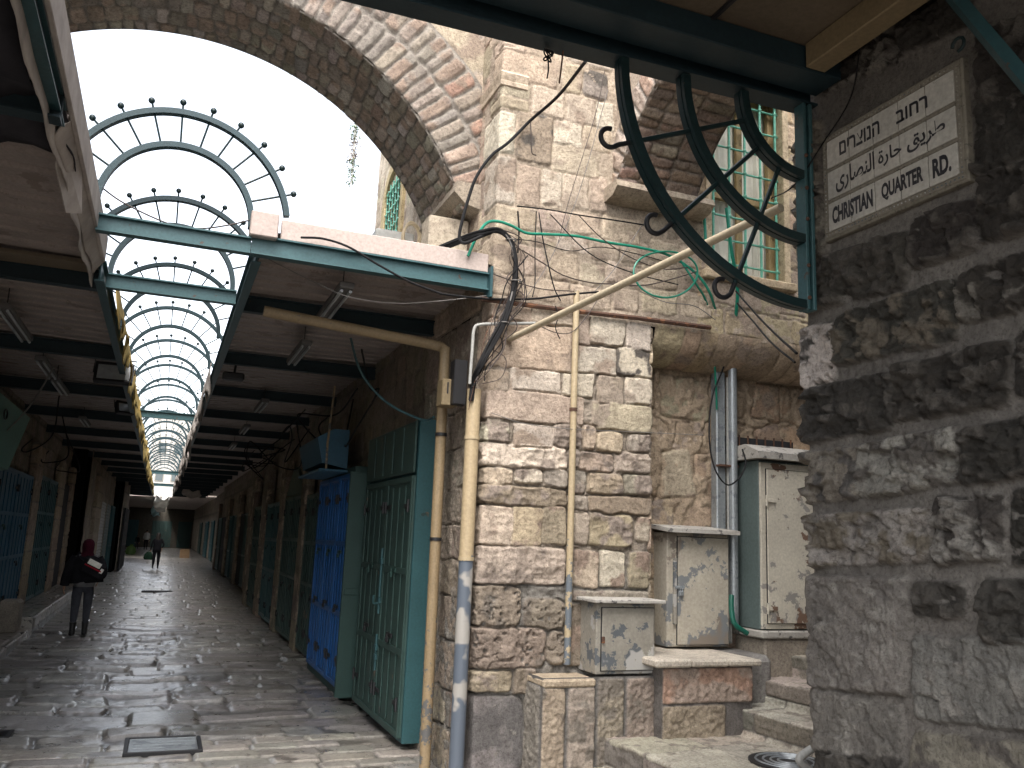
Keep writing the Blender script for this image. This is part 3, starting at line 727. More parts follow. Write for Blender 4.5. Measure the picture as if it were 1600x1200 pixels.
pst.append(dict(q=rect(0, .06, .36, .8), col=(.24, .225, .2), rough=.012, style='tool', freq=7, round=.02, corner=.02, proud=0, var=.25))
pst.append(dict(q=rect(pu(3.73), .06, pu(4.0), .86), col=(.3, .28, .25), rough=.012, style='tool', freq=7, round=.02, corner=.02, proud=0, var=.25))
wall_skin('wall', ppath, -.02, .87, .009, pst, M['step'], PL, 54, mort=.014, mcol=(.14, .135, .13), warp=.004, mrough=.004)
def rough_slab(name, x0, y0, x1, y1, z0, z1, mat, parent, seed, col, res=.014, rough=.006, joints=()):
    """stone slab: top and front edge as one rounded carved sheet, plus a plain underside box"""
    pa = Path([(z0, y0), (z1, y0), (z1, y1)], .014, 1)   # (z,y) profile
    U = np.arange(0, pa.L, res*.6); V = np.arange(x0, x1+res, res); js = [x0-.05]+list(joints)+[x1+.05]
    st = [dict(q=rect(-.05, js[i]+.004, pa.L+.05, js[i+1]-.004), col=jit(col, random.Random(seed+i), .08), rough=rough, style='tool', freq=5, round=.012, corner=.004, proud=0, var=.22, col2=tuple(c*.6 for c in col), th2=.2, f2=7) for i in range(len(js)-1)]
    UU, VV, H, C = carve(U, V, st, seed, mort=.012, warp=.004, mcol=(.15, .14, .13))
    Zp, Yp, NZ, NY = pa.ev(UU)
    return grid_mesh(name, VV, Yp-np.abs(NY)*H*np.where(NY < 0, 1, -1), Zp+np.abs(NZ)*H, C, mat, parent)
c_ = MB(); c_.box((2.75, 6.085, .80), (3.19, 6.42, .862), .016); o = part('capstone', c_, M['step'], PL); paint_attr(o, (.44, .37, .28), 4)
c_ = MB(); c_.box((3.72, 6.35, .2), (3.86, 6.5, .98)); 
BN = thing('bench_plinth', 'reddish pecked stone ledge with white slabs on top, under the middle cabinet', 'low wall', (4.1, 6.3, 0))
bpath = Path([(3.69, 6.2), (3.69, 5.97), (4.56, 5.97), (4.56, 6.7)], .015, 1)
bu = lambda x: .23-.03+.015*math.pi/2+(x-3.69)
bst = [dict(q=rect(bu(3.70), .68, bu(4.54), .945), col=(.37, .30, .255), rough=.014, style='tool', freq=6, round=.016, corner=.012, proud=.004, var=.2, col2=(.40, .27, .21), th2=.25),
       dict(q=rect(bu(3.70), .3, bu(4.28), .665), col=GB, rough=.014, style='tool', freq=6, round=.016, corner=.012, proud=.004, var=.2),
       dict(q=rect(bu(4.6), .3, bu(5.2), .94), col=GY, rough=.012, style='tool', freq=6, round=.02, corner=.02, proud=0, var=.2)]
wall_skin('wall', bpath, .2, .955, .009, bst, M['step'], BN, 55, mort=.014, mcol=(.15, .14, .135), warp=.004, mrough=.004)
for i, (a, b) in enumerate(((3.60, 3.925), (3.933, 4.275), (4.283, 4.60))):
    c_ = MB(); c_.box((a, 5.90+.01*i, .958), (b, 6.76, 1.02-.006*i), .014); o = part('slab', c_, M['step'], BN); paint_attr(o, (.50, .46, .40), 7+i, .2)
c_ = MB(); c_.box((4.62, 6.2, .35), (4.94, 6.76, 1.0), .05); o = part('mortar_block', c_, M['step'], BN); paint_attr(o, (.2, .195, .19), 4, .2)
c_ = MB(); c_.box((3.66, 6.42, .862), (3.86, 6.55, 1.45), .01); o = part('side_stone', c_, M['step'], BN); paint_attr(o, (.42, .36, .27), 14, .25)

# stairs of the alley (profile across the nosings, extruded along them)
A_ = P(945, 1153, 2, .43); B_ = P(1062, 1200, 2, .43)
al = (B_-A_); al.z = 0; al.normalize()              # along the nosing, towards the viewer
ac = Vector((-al.y, al.x, 0)) if Vector((-al.y, al.x, 0)).x > 0 else Vector((al.y, -al.x, 0))
def across(px, py, z): return (P(px, py, 2, z)-A_).dot(ac)
a2, a3 = across(1140, 1103, .62), across(1217, 1068, .80)
def stairs():
    prof = [(-1.4, .0), (-.42, .0), (-.42, .22), (0, .22), (0, .43), (a2, .43), (a2, .62), (a3, .62), (a3, .80), (a3+.42, .80), (a3+.42, .98), (a3+.84, .98), (a3+.84, 1.16), (a3+3, 1.16)]
    pa = Path(prof, .02, -1)
    res = .013; V = np.arange(-.5, 3.0, res); U = np.arange(0, min(pa.L, 6.2), res*.8)
    rg = random.Random(21); st = []; u = 0
    for i in range(len(prof)-1):
        L = abs(prof[i+1][0]-prof[i][0])+abs(prof[i+1][1]-prof[i][1]); tread = i % 2 == 0
        if tread:
            n = max(1, round(L/.55)); rows = [(u+L*k/n, u+L*(k+1)/n) for k in range(n)]
            for k, (p, q) in enumerate(rows):
                v = -.8-rg.uniform(0, .4)
                p2 = p-(.06 if k == 0 and i > 0 else 0)
                while v < 3.1:
                    ww = rg.uniform(.45, 1.0); st.append(dict(q=rect(p2+.004, v+.005, q-.004, v+ww-.005), col=jit((.40, .365, .315), rg, .12), rough=.008, style='tool', freq=5, round=.012, corner=.01, proud=rg.uniform(-.004, .004), col2=(.24, .22, .19), th2=.18, f2=7, var=.2)); v += ww
        else:
            v = -.8-rg.uniform(0, .4)
            while v < 3.1:
                ww = rg.uniform(.6, 1.2); st.append(dict(q=rect(u+.003, v+.005, u+L-.05, v+ww-.005), col=jit((.22, .205, .18), rg, .12), rough=.012, style='rock', freq=9, round=.012, corner=.01, proud=-.004, var=.3)); v += ww
        u += L
    UU, VV, H, C = carve(U, V, st, 64, mort=.012, mcol=(.14, .13, .12), warp=.006, mrough=.004)
    Aq, Z, NA, NZ = pa.ev(UU); Aq = Aq+NA*H; Z = Z+NZ*H
    o = grid_mesh('stairs', A_.x+ac.x*Aq+al.x*VV, A_.y+ac.y*Aq+al.y*VV, Z, C, M['step'], None, flip=True); o['kind'] = 'structure'
stairs()

# ------------------------------------------------------------------ near building on the right (dark wall with the street sign)
XD, YD = 3.0, 3.52
DB = thing('near_building', 'soot-dark rough stone building carrying the trilingual street sign', 'building', (3.5, 2.2, 0))
dpath = Path([(XD, -1.0), (XD, YD), (3.75, YD)], .05, -1)
du = lambda y: y+1.0
BL = (.046, .041, .036); BM = (.066, .060, .053); BG = (.19, .182, .168); BW = (.52, .50, .47); BB = (.22, .20, .17); BT = (.30, .285, .26)
DARK = [  # xl, top-left y, bottom-left y, xr, top-right y, bottom-right y, colour, second colour, style
 (1270,415,475,1413,360,440,BM,None,3),(1427,347,415,1520,312,382,BL,None,3),(1535,285,378,1640,240,345,BL,None,3),
 (1305,502,568,1490,436,523,BM,(.17,.15,.12),3),(1237,520,605,1297,508,592,BW,(.10,.095,.09),5),(1503,432,500,1640,380,465,BL,(.19,.18,.16),3),
 (1240,617,695,1393,585,660,BL,None,3),(1403,577,655,1577,533,622,BL,None,3),(1592,527,615,1700,498,592,BL,None,3),
 (1250,715,783,1337,703,772,BB,(.10,.095,.09),3),(1348,700,775,1495,670,748,BT,(.12,.11,.10),3),(1507,677,750,1640,643,735,BL,None,3),
 (1255,815,882,1447,797,872,BT,(.16,.14,.11),3),(1465,783,880,1560,775,868,BM,(.26,.25,.23),3),(1582,772,880,1700,757,865,BL,None,3),
 (1262,908,1073,1413,908,1083,BG,(.12,.12,.12),6),(1433,915,960,1500,916,960,BM,None,3),(1540,912,1000,1640,907,1000,BM,None,3),
 (1433,998,1118,1640,1006,1138,BG,(.11,.11,.11),6),(1272,1082,1175,1400,1113,1182,BG,(.10,.10,.10),6),(1430,1148,1240,1640,1168,1270,BB,(.12,.11,.1),4),(1280,1190,1290,1410,1195,1290,BM,None,3),
 (1228,205,300,1277,190,288,BB,None,3),(1240,310,402,1285,300,392,BB,None,3),(1290,60,140,1400,-10,90,BL,(.2,.19,.17),3),(1410,-5,80,1520,-70,30,BL,None,3),(1530,60,160,1620,20,130,BL,None,3),
 (1526,170,270,1620,140,232,BL,None,3),(1630,390,500,1760,330,470,BL,None,3),(1650,640,740,1790,600,700,BM,None,3),(1650,915,1000,1790,905,1000,BM,None,3),(1655,1006,1138,1800,1010,1160,BG,None,6)]
dst = []; rgd = random.Random(31)
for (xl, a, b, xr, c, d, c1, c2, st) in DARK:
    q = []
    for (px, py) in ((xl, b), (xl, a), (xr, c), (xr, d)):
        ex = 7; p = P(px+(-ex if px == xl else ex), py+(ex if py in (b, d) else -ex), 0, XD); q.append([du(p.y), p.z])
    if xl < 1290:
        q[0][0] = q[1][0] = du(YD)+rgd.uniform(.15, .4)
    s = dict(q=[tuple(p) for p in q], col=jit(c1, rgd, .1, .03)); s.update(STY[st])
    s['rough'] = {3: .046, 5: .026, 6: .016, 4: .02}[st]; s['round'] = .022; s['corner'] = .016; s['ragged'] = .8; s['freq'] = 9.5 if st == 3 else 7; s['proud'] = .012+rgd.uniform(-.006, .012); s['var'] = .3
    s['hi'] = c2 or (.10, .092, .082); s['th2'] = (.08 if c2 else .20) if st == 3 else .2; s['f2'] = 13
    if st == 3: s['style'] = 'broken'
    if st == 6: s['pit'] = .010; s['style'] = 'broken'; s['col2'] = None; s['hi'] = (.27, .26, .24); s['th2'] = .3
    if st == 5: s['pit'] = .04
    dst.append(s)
dst += [dict(s, style='broken', rough=.04, round=.022) for s in filler(0, du(1.72), .1, 4.9, (.32, .42), (.5, .8), 46, (.10, .092, .082), 3)]
dst += [dict(s, proud=s['proud']-.01) for s in filler(du(YD)+.3, dpath.L, 0, 4.9, (.28, .4), (.4, .6), 45, (.26, .24, .21), 3)]
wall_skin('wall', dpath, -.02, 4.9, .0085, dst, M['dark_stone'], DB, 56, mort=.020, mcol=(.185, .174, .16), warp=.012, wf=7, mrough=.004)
bk = MB(); bk.box((XD+.13, -4, -.1), (9, YD-.13, 8)); bk.box((XD+.02, -4, -.1), (XD+.5, -.97, 4.9)); bk.box((8.4, 3.5, -.1), (9.4, 8.2, 6)); bk.box((XD+.06, -4, 4.85), (9, YD-.05, 8.1)); part('core', bk, M['plaster'], DB, smooth=False); paint_attr(DB.children[-1], (.2, .185, .165))

# ------------------------------------------------------------------ arches
def arch_stones(r0, a0, a1, rows, tw, seed, colf, st, R0):
    rg = random.Random(seed); out = []
    for (ra, rb) in rows:
        u = a0*R0-rg.uniform(0, tw[0])
        while u < a1*R0:
            t = rg.uniform(*tw); j = lambda: rg.uniform(-.012, .012)
            s = dict(q=[(u+.010, ra+.010+j()), (u+t-.010, ra+.010+j()), (u+t-.010+j()*.5, rb-.010+j()), (u+.010+j()*.5, rb-.010+j())], col=jit(colf((u+t/2)/R0, rg), rg, .09, .03)); s.update(STY[st]); out.append(s); u += t
    return out
AC, AZ, AR = -.15, 3.90, 2.48; AY0, AY1 = 6.9, 7.95
SA = thing('stone_arch', 'wide stone arch over the street with red and grey voussoirs', 'arch', (XC, 7.4, 4.9))
def redgrey(t, rg):
    k = max(0, 1-(t-.38)/.75)
    return rg.choice([(.36, .24, .19), (.36, .265, .22), (.34, .27, .225)]) if rg.random() < .6*k else rg.choice([(.27, .24, .21), (.24, .215, .195), (.29, .255, .22)])
def polar(name, a0, a1, v0, v1, res, st, seed, fn, mat, parent, keepf=None, flip=False, R0=AR, **kw):
    U = np.arange(a0*R0, a1*R0+res, res); V = np.arange(v0, v1+res, res)
    UU, VV, H, C = carve(U, V, st, seed, **kw); X, Y, Z = fn(UU/R0, VV, H)
    keep = None
    if keepf is not None:
        k = keepf(X, Y, Z); keep = k[:-1, :-1] & k[1:, 1:] & k[:-1, 1:] & k[1:, :-1]
    return grid_mesh(name, X, Y, Z, C, mat, parent, keep, flip)
a0, a1 = R(20), R(168)
st = arch_stones(AR, a0, a1, ((AR+.005, AR+.37), (AR+.385, AR+.72)), (.085, .135), 71, redgrey, 4, AR)
polar('voussoirs', a0, a1, AR, AR+.74, .014, st, 72, lambda t, v, h: (AC+v*np.cos(t), AY0-h, AZ+v*np.sin(t)), M['stone'], SA, lambda X, Y, Z: X < XC+.04, mort=.02, mcol=(.27, .25, .225), warp=.008)
rgs = random.Random(73); st = []
for q in courses(a0*AR, a1*AR, AR+.74, AR+2.2, (.45, .6), (.5, .9), 74): s = dict(q=q, col=jit((.46, .38, .32), rgs, .1)); s.update(STY[0]); st.append(s)
polar('spandrel', a0, a1, AR+.735, AR+2.1, .025, st, 75, lambda t, v, h: (AC+v*np.cos(t), AY0+.03-h, AZ+v*np.sin(t)), M['stone'], SA, lambda X, Y, Z: (X < XC+.04), mort=.01, mcol=(.36, .32, .28))
st = []; rgs = random.Random(76)
for q in courses(a0*AR, a1*AR, 0, AY1-AY0, (.17, .26), (.085, .15), 77, gap=.014, jt=.012):
    s = dict(q=q, col=jit(rgs.choice([(.25, .22, .185), (.22, .20, .18), (.30, .27, .235), (.21, .17, .14), (.34, .31, .28)]), rgs, .15)); s.update(STY[4]); st.append(s)
polar('soffit', a0, a1, 0, AY1-AY0, .014, st, 78, lambda t, v, h: (AC+(AR-h)*np.cos(t), AY0+v, AZ+(AR-h)*np.sin(t)), M['stone'], SA, flip=True, mort=.016, mcol=(.17, .155, .14), warp=.012)
polar('back_face', a0, a1, AR, AR+2.1, .05, [], 79, lambda t, v, h: (AC+v*np.cos(t), AY1-h*0, AZ+v*np.sin(t)), M['stone'], SA, lambda X, Y, Z: X < XC+.04, flip=True)
polar('crown', a0, a1, AY0+.03, AY1, .05, [], 79, lambda t, v, h: (AC+(AR+2.1)*np.cos(t), v, AZ+(AR+2.1)*np.sin(t)), M['stone'], SA)
cb = MB()
cb.sweep([(0, AY0-.06, 0), (0, AY1+.02, 0)], [(XC+.05, 4.98), (XC-.22, 4.98), (XC-.24, 4.88), (XC-.13, 4.78), (XC+.05, 4.74)], [(Vector((1, 0, 0)), Vector((0, 0, 1)))]*2)
o = part('corbel', cb, M['stone'], SA); paint_attr(o, (.38, .33, .27), 8, .3)

BC, BZ, BR = 4.9, 4.14, 1.69; BX0, BX1 = 3.42, 4.25
SB = thing('stone_arch', 'small brick-vaulted arch bridging the alley behind the quarter-round iron bracket', 'arch', (3.8, 5.0, 4.9))
a0, a1 = R(27), R(150)
st = arch_stones(BR, a0, a1, ((BR+.005, BR+.33),), (.10, .16), 81, lambda t, rg: rg.choice([(.46, .40, .34), (.43, .36, .30), (.44, .33, .27)]), 3, BR)
polar('voussoirs', a0, a1, BR, BR+.34, .014, st, 82, lambda t, v, h: (BX0-h, BC+v*np.cos(t), BZ+v*np.sin(t)), M['stone'], SB, lambda X, Y, Z: (Y < YC+.04), R0=BR, mort=.02, mcol=(.36, .33, .30), warp=.008)
polar('spandrel', a0, a1, BR+.335, BR+2.6, .03, filler(a0*BR, a1*BR, BR+.33, BR+2.7, (.3, .4), (.3, .5), 83, (.44, .37, .3), 0), 84, lambda t, v, h: (BX0+.02-h, BC+v*np.cos(t), BZ+v*np.sin(t)), M['stone'], SB, lambda X, Y, Z: (Y < YC+.04) & (Y > 3.3), R0=BR, mort=.012, mcol=(.36, .32, .27))
st = []; rgs = random.Random(86)
for q in courses(a0*BR, a1*BR, 0, BX1-BX0, (.2, .3), (.075, .125), 87, gap=.012, jt=.01):
    s = dict(q=q, col=jit(rgs.choice([(.33, .24, .19), (.28, .21, .17), (.35, .29, .24), (.25, .21, .18)]), rgs, .15)); s.update(STY[4]); st.append(s)
polar('soffit', a0, a1, 0, BX1-BX0, .014, st, 88, lambda t, v, h: (BX0+v, BC+(BR-h)*np.cos(t), BZ+(BR-h)*np.sin(t)), M['stone'], SB, R0=BR, mort=.014, mcol=(.25, .22, .19), warp=.01)
polar('back_face', a0, a1, BR, BR+2.6, .05, [], 89, lambda t, v, h: (BX1+h*0, BC+v*np.cos(t), BZ+v*np.sin(t)), M['stone'], SB, lambda X, Y, Z: (Y < YC+.04) & (Y > 3.3), R0=BR)
cb = MB(); cb.sweep([(3.33, 0, 0), (4.33, 0, 0)], [(YC+.03, 4.98), (6.18, 4.98), (6.16, 4.92), (6.24, 4.86), (YC+.03, 4.84)], [(Vector((0, 1, 0)), Vector((0, 0, 1)))]*2)
o = part('corbel', cb, M['stone'], SB); paint_attr(o, (.40, .34, .27), 9, .3)

# ------------------------------------------------------------------ rows of closed shops along the street
def shop_door(parent, x, y0, y1, z0, z1, s, mat, nv=5, mids=(.5,), label=None, thick=.05, hinge_mat='black', ribs=True, lock=True, hinges=True):
    """metal shop door; s = -1 faces -X (right side of the street), +1 faces +X"""
    m = MB(); X = lambda a: x+s*a
    m.box((X(-thick), y0, z0), (X(0), y1, z1), .004)
    fr = .055
    for a, b in (((y0, z0), (y0+fr, z1)), ((y1-fr, z0), (y1, z1)), ((y0+fr, z0), (y1-fr, z0+fr)), ((y0+fr, z1-fr), (y1-fr, z1))):
        m.box((X(.0015), a[0], a[1]), (X(.018), b[0], b[1]), .004)
    for k in mids:
        z = z0+(z1-z0)*k; m.box((X(.0015), y0+fr, z-.03), (X(.018), y1-fr, z+.03), .004)
    if ribs:
        for i in range(1, nv):
            y = y0+(y1-y0)*i/nv; zz = [z0+fr]+[z0+(z1-z0)*k for k in mids]+[z1-fr]
            for a, b in zip(zz[:-1], zz[1:]): m.box((X(.0015), y-.014, a+.03), (X(.014), y+.014, b-.03), .004)
    d = part('shop_door', m, M[mat], parent, label)
    for k in ((.12, .88) if lock else ()):
        z = z0+(z1-z0)*k
        for y, q in ((y0+.05, 1), (y1-.05, -1)):
            hg = MB(); hg.tube([(X(.028), y, z-.06), (X(.028), y, z+.06)], .013, 8); hg.box((X(.016), y, z-.022), (X(.024), y+q*.16, z+.022), .003)
            part('hinge', hg, M[hinge_mat], d)
    if lock:
        for k in (.36, .62):
            l = MB(); yc = y0+(y1-y0)*.5; z = z0+(z1-z0)*k
            l.box((X(.014), yc-.10, z-.02), (X(.03), yc+.10, z+.02), .004); l.box((X(.03), yc-.025, z-.07), (X(.055), yc+.025, z-.02), .006)
            l.tube([(X(.042), yc-.015, z-.02), (X(.042), yc-.015, z+.01), (X(.042), yc+.015, z+.01), (X(.042), yc+.015, z-.02)], .005, 6)
            part('padlock', l, M['door_dark'] if k > .5 else M['black'], d)
    return d
def pilaster(parent, x, s, y0, y1, z1, seed, col=(.17, .145, .115), z0=0, deep=.14):
    pa = Path([(x-s*deep, y0), (x, y0), (x, y1), (x-s*deep, y1)], .015, 1 if s < 0 else 1)
    if s < 0: pa = Path([(x+deep, y1), (x, y1), (x, y0), (x+deep, y0)], .015, 1)
    else: pa = Path([(x-deep, y0), (x, y0), (x, y1), (x-deep, y1)], .015, 1)
    rg = random.Random(seed); st = []
    for q in courses(0, pa.L, z0, z1, (.3, .5), (pa.L*1.2, pa.L*1.4), seed): s_ = dict(q=q, col=jit(col, rg, .2)); s_.update(STY[0]); s_['rough'] = .012; st.append(s_)
    return wall_skin('pilaster', pa, z0, z1, .03, st, M['stone'], parent, seed, mort=.014, mcol=(.17, .15, .13))
def facade(parent, x, s, y0, y1, z0, z1, seed, res=.04, col=(.24, .21, .17)):
    pa = Path([(x, y1), (x, y0)] if s < 0 else [(x, y0), (x, y1)], .02, 1); rg = random.Random(seed); st = []
    for q in courses(0, pa.L, z0, z1, (.26, .38), (.35, .7), seed): s_ = dict(q=q, col=jit(col, rg, .2)); s_.update(STY[3]); s_['rough'] = .014; st.append(s_)
    return wall_skin('wall', pa, z0, z1, res, st, M['stone'], parent, seed, mort=.02, mcol=(.16, .14, .12))

RB = thing('market_row', 'long row of shut shops with green and blue metal doors under the right canopy', 'building', (3.2, 20, 0))
facade(RB, 2.36, -1, 8.2, 24.2, -.02, 4.2, 101)
facade(RB, 2.75, -1, 24.0, 46, -.02, 4.2, 102, .06)
facade(RB, 3.05, -1, 46, 98, -.02, 4.6, 103, .12)
bk = MB(); bk.box((2.5, 8.32, -.1), (8, 24.1, 5.2)); bk.box((2.9, 24.1, -.1), (8, 46, 5.2)); bk.box((3.2, 46, -.1), (8, 98, 4.6)); part('core', bk, M['plaster'], RB, smooth=False); paint_attr(RB.children[-1], (.3, .26, .2))
# the big green door with its box-like surround
sx = 2.15
m = MB(); m.box((sx+.02, 7.82, .06), (2.40, 9.86, 2.98), .006); surround = part('door_surround', m, M['door_teal'], RB, 'turquoise side of the big door box')
d = shop_door(RB, sx, 7.86, 8.83, .10, 2.44, -1, 'door_green', 4, (.31, .62), 'dull green door leaf with long strap bolts')
shop_door(RB, sx, 8.84, 9.82, .10, 2.44, -1, 'door_green', 4, (.31, .62), 'dull green door leaf with long strap bolts')
m = MB(); m.box((sx+.005, 7.84, 2.47), (sx-.022+.005, 9.84, 2.96), .005)
for i in range(1, 5): m.box((sx-.018, 7.84+i*.4-.01, 2.5), (sx-.03, 7.84+i*.4+.01, 2.93), .003)
part('transom_panel', m, M['door_green'], RB)
m = MB()
for z0, z1 in ((1.1, 1.75), (.55, .9)): m.tube([(sx-.03, 8.80, z0), (sx-.03, 8.80, z1)], .012, 8); m.box((sx-.02, 8.76, z0+.1), (sx-.045, 8.84, z0+.16), .004); m.box((sx-.02, 8.76, z1-.16), (sx-.045, 8.84, z1-.1), .004)
m.tube([(sx-.03, 8.80, 1.2), (sx-.09, 8.80, 1.2), (sx-.09, 8.80, 1.28)], .011, 6)
part('bolt', m, M['door_teal'], RB)
# flap of dark green steel and the bright blue doors
m = MB(); m.box((1.98, 10.02, .08), (2.38, 10.07, 2.60), .004); m.box((2.0, 10.0, 1.2), (2.36, 10.02, 1.27), .003); part('shop_door', m, M['door_dark'], RB, 'dark green steel door leaf folded out')
for k, (a, b) in enumerate(((10.5, 11.22), (11.25, 11.98), (12.0, 12.75))): shop_door(RB, 2.10, a, b, .10, 2.62, -1, 'door_blue', 4, (.33, .66), 'bright blue ribbed door leaf')
m = MB(); m.box((2.11, 10.42, .0), (2.40, 12.8, 2.70), .005); part('door_surround', m, M['door_dark'], RB)
yy = 13.0
for k, (a, b, mt, nv, z1) in enumerate(((12.98, 13.75, 'door_green', 4, 2.5), (13.77, 14.55, 'door_green', 4, 2.5), (15.2, 16.2, 'door_green', 5, 2.55), (16.22, 17.25, 'door_green', 5, 2.55), (18.1, 19.2, 'door_teal', 5, 2.5), (19.22, 20.3, 'door_teal', 5, 2.5), (21.6, 23.2, 'door_dark', 5, 2.5))):
    shop_door(RB, 2.2, a, b, .08, z1, -1, mt, nv, (.42, .68))
for k, (a, b) in enumerate(((14.62, 15.1), (17.35, 17.95), (20.4, 21.4), (23.3, 24.15))): pilaster(RB, 2.16, -1, a, b, 3.3, 110+k)
for k, (a, b, mt) in enumerate(((25, 26.6, 'door_green'), (26.65, 28.2, 'door_green'), (29.4, 31, 'door_dark'), (31.05, 32.5, 'void'), (34, 35.6, 'door_dark'), (36.5, 38, 'door_teal'), (40, 42.4, 'void'), (43.2, 45.4, 'door_green'), (49, 52, 'door_blue'), (56, 59, 'door_teal'), (63, 67, 'door_teal'), (73, 77, 'door_green'))):
    shop_door(RB, 2.62 if a < 46 else 2.95, a, b, .08, 2.5, -1, mt, 4, (.42,), lock=False)
for k, (a, b) in enumerate(((24.2, 24.9), (28.3, 29.2), (32.7, 33.8), (38.3, 39.6), (45.5, 46.5))): pilaster(RB, 2.56, -1, a, b, 3.2, 120+k)
# arched lintel over the second green door
m = MB(); pts = [(2.19, 15.2+2.05*(i/16), 2.58+.5*math.sin(math.pi*i/16)) for i in range(17)]
m.add([(2.19, 15.2, 2.57)]+pts+[(2.19, 17.25, 2.57)], [tuple(range(19))]); m.add([(2.23, p[1], p[2]) for p in m.v[:19]], [tuple(range(19))[::-1]]); part('fanlight', m, M['door_green'], RB, smooth=False)

# sun-bleached upper storey seen through the arch
UB = thing('upper_house', 'pale sunlit upper storey with a grilled arched window seen through the big arch', 'building', (3.5, 9.8, 4.2))
upath = Path([(2.34, 11.45), (2.34, 8.15)], .02, 1); uu = lambda y: 11.45-y
st = filler(0, upath.L, 4.1, 9.6, (.28, .4), (.35, .6), 131, (.62, .55, .44), 0)
WY0, WY1, WZ0, WZ1 = 9.85, 10.72, 4.75, 6.35
wall_skin('wall', upath, 4.1, 9.6, .03, st, M['stone'], UB, 132, hole=[(uu(WY1), uu(WY0), WZ0, WZ1)], mort=.01, mcol=(.55, .48, .38))
m = MB(); m.box((2.48, 8.2, 4.1), (7.5, WY0-.05, 9.55)); m.box((2.48, WY1+.05, 4.1), (7.5, 11.42, 9.55)); m.box((2.48, WY0-.05, WZ1+.1), (7.5, WY1+.05, 9.55)); m.box((2.48, WY0-.05, 4.1), (7.5, WY1+.05, WZ0-.05)); m.box((3.0, WY0-.05, WZ0-.05), (7.5, WY1+.05, WZ1+.1)); part('core', m, M['plaster'], UB, smooth=False); paint_attr(UB.children[-1], (.55, .49, .39))
m = MB()
for a, b in (((2.30, WY1-.02, WZ0-.1), (2.75, WY1+.16, WZ1-.2)), ((2.30, WY0-.1, WZ0-.1), (2.75, WY0+.01, WZ1-.2)), ((2.28, WY0-.12, WZ0-.13), (2.75, WY1+.2, WZ0-.1))): m.box(a, b, .01)
n = 14; yc = (WY0+WY1)/2; rr = (WY1-WY0)/2
for i in range(n):
    a, b = math.pi*i/n, math.pi*(i+1)/n
    for (p, q) in ((a, b),):
        v = [(2.30, yc-(rr+.14)*math.cos(p), WZ1-.2+(rr+.1)*math.sin(p)), (2.30, yc-(rr+.14)*math.cos(q), WZ1-.2+(rr+.1)*math.sin(q)), (2.30, yc-rr*math.cos(q), WZ1-.2+rr*.9*math.sin(q)), (2.30, yc-rr*math.cos(p), WZ1-.2+rr*.9*math.sin(p))]
        v2 = [(2.75, *p_[1:]) for p_ in v]; m.add(v+v2, [(0, 1, 2, 3), (7, 6, 5, 4), (0, 4, 5, 1), (2, 6, 7, 3), (1, 5, 6, 2), (3, 7, 4, 0)])
wn2 = part('window', m, M['plaster'], UB); paint_attr(wn2, (.50, .42, .26))
m = MB(); m.box((2.72, WY0, WZ0), (2.76, WY1, WZ1+.1)); part('pane', m, M['glass'], wn2, smooth=False)
m = MB()
for i in range(6): y = WY0+.06+i*(WY1-WY0-.12)/5; m.tube([(2.33, y, WZ0-.08), (2.33, y, WZ1+.06)], .012, 6)
for k in range(12):
    z = WZ0+k*.14
    for i in range(6):
        y = WY0+.02+i*.145+(.07 if k % 2 else 0)
        if y < WY1: m.tube([(2.32, y-.06, z), (2.32, y+.06, z+.05)], .010, 5)
part('grille', m, M['grille_green'], wn2)

# left row
LB = thing('market_row', 'row of shut shops on the left behind a raised pavement', 'building', (-3.2, 20, 0))
facade(LB, -2.52, 1, 6.0, 27.0, -.02, 4.1, 141)
facade(LB, -2.0, 1, 27.0, 40.5, -.02, 4.1, 142, .06)
facade(LB, -1.62, 1, 40.5, 46.5, -.02, 4.1, 143, .06)
m = MB(); m.box((-9, 2, -.1), (-2.68, 27.05, 9)); m.box((-9, 27.05, -.1), (-2.15, 40.5, 8)); m.box((-9, 40.5, -.1), (-1.78, 46.4, 8)); m.box((-14, 46.4, -.1), (-4.6, 97, 6)); part('core', m, M['plaster'], LB, smooth=False); paint_attr(LB.children[-1], (.3, .26, .2))
for k, (a, b, mt, z0, z1) in enumerate(((15.2, 17.1, 'door_dull', .28, 2.75), (17.12, 18.9, 'door_dull', .28, 2.75), (20.0, 21.5, 'door_teal', .31, 2.85), (21.55, 23.1, 'door_teal', .31, 2.85))):
    shop_door(LB, -2.40, a, b, z0, z1, 1, mt, 5, (.40, .7))
for k, (a, b) in enumerate(((18.95, 19.95), (23.2, 24.4), (26.2, 27.0))): pilaster(LB, -2.36, 1, a, b, 3.4, 150+k, (.27, .22, .165))
m = MB(); m.box((-2.5, 24.4, .3), (-2.42, 26.2, 2.9)); part('doorway', m, M['void'], LB, smooth=False)
for a, b in ((29, 31.4), ): pilaster(LB, -1.88, 1, a, b, 3.4, 158, (.3, .26, .20))
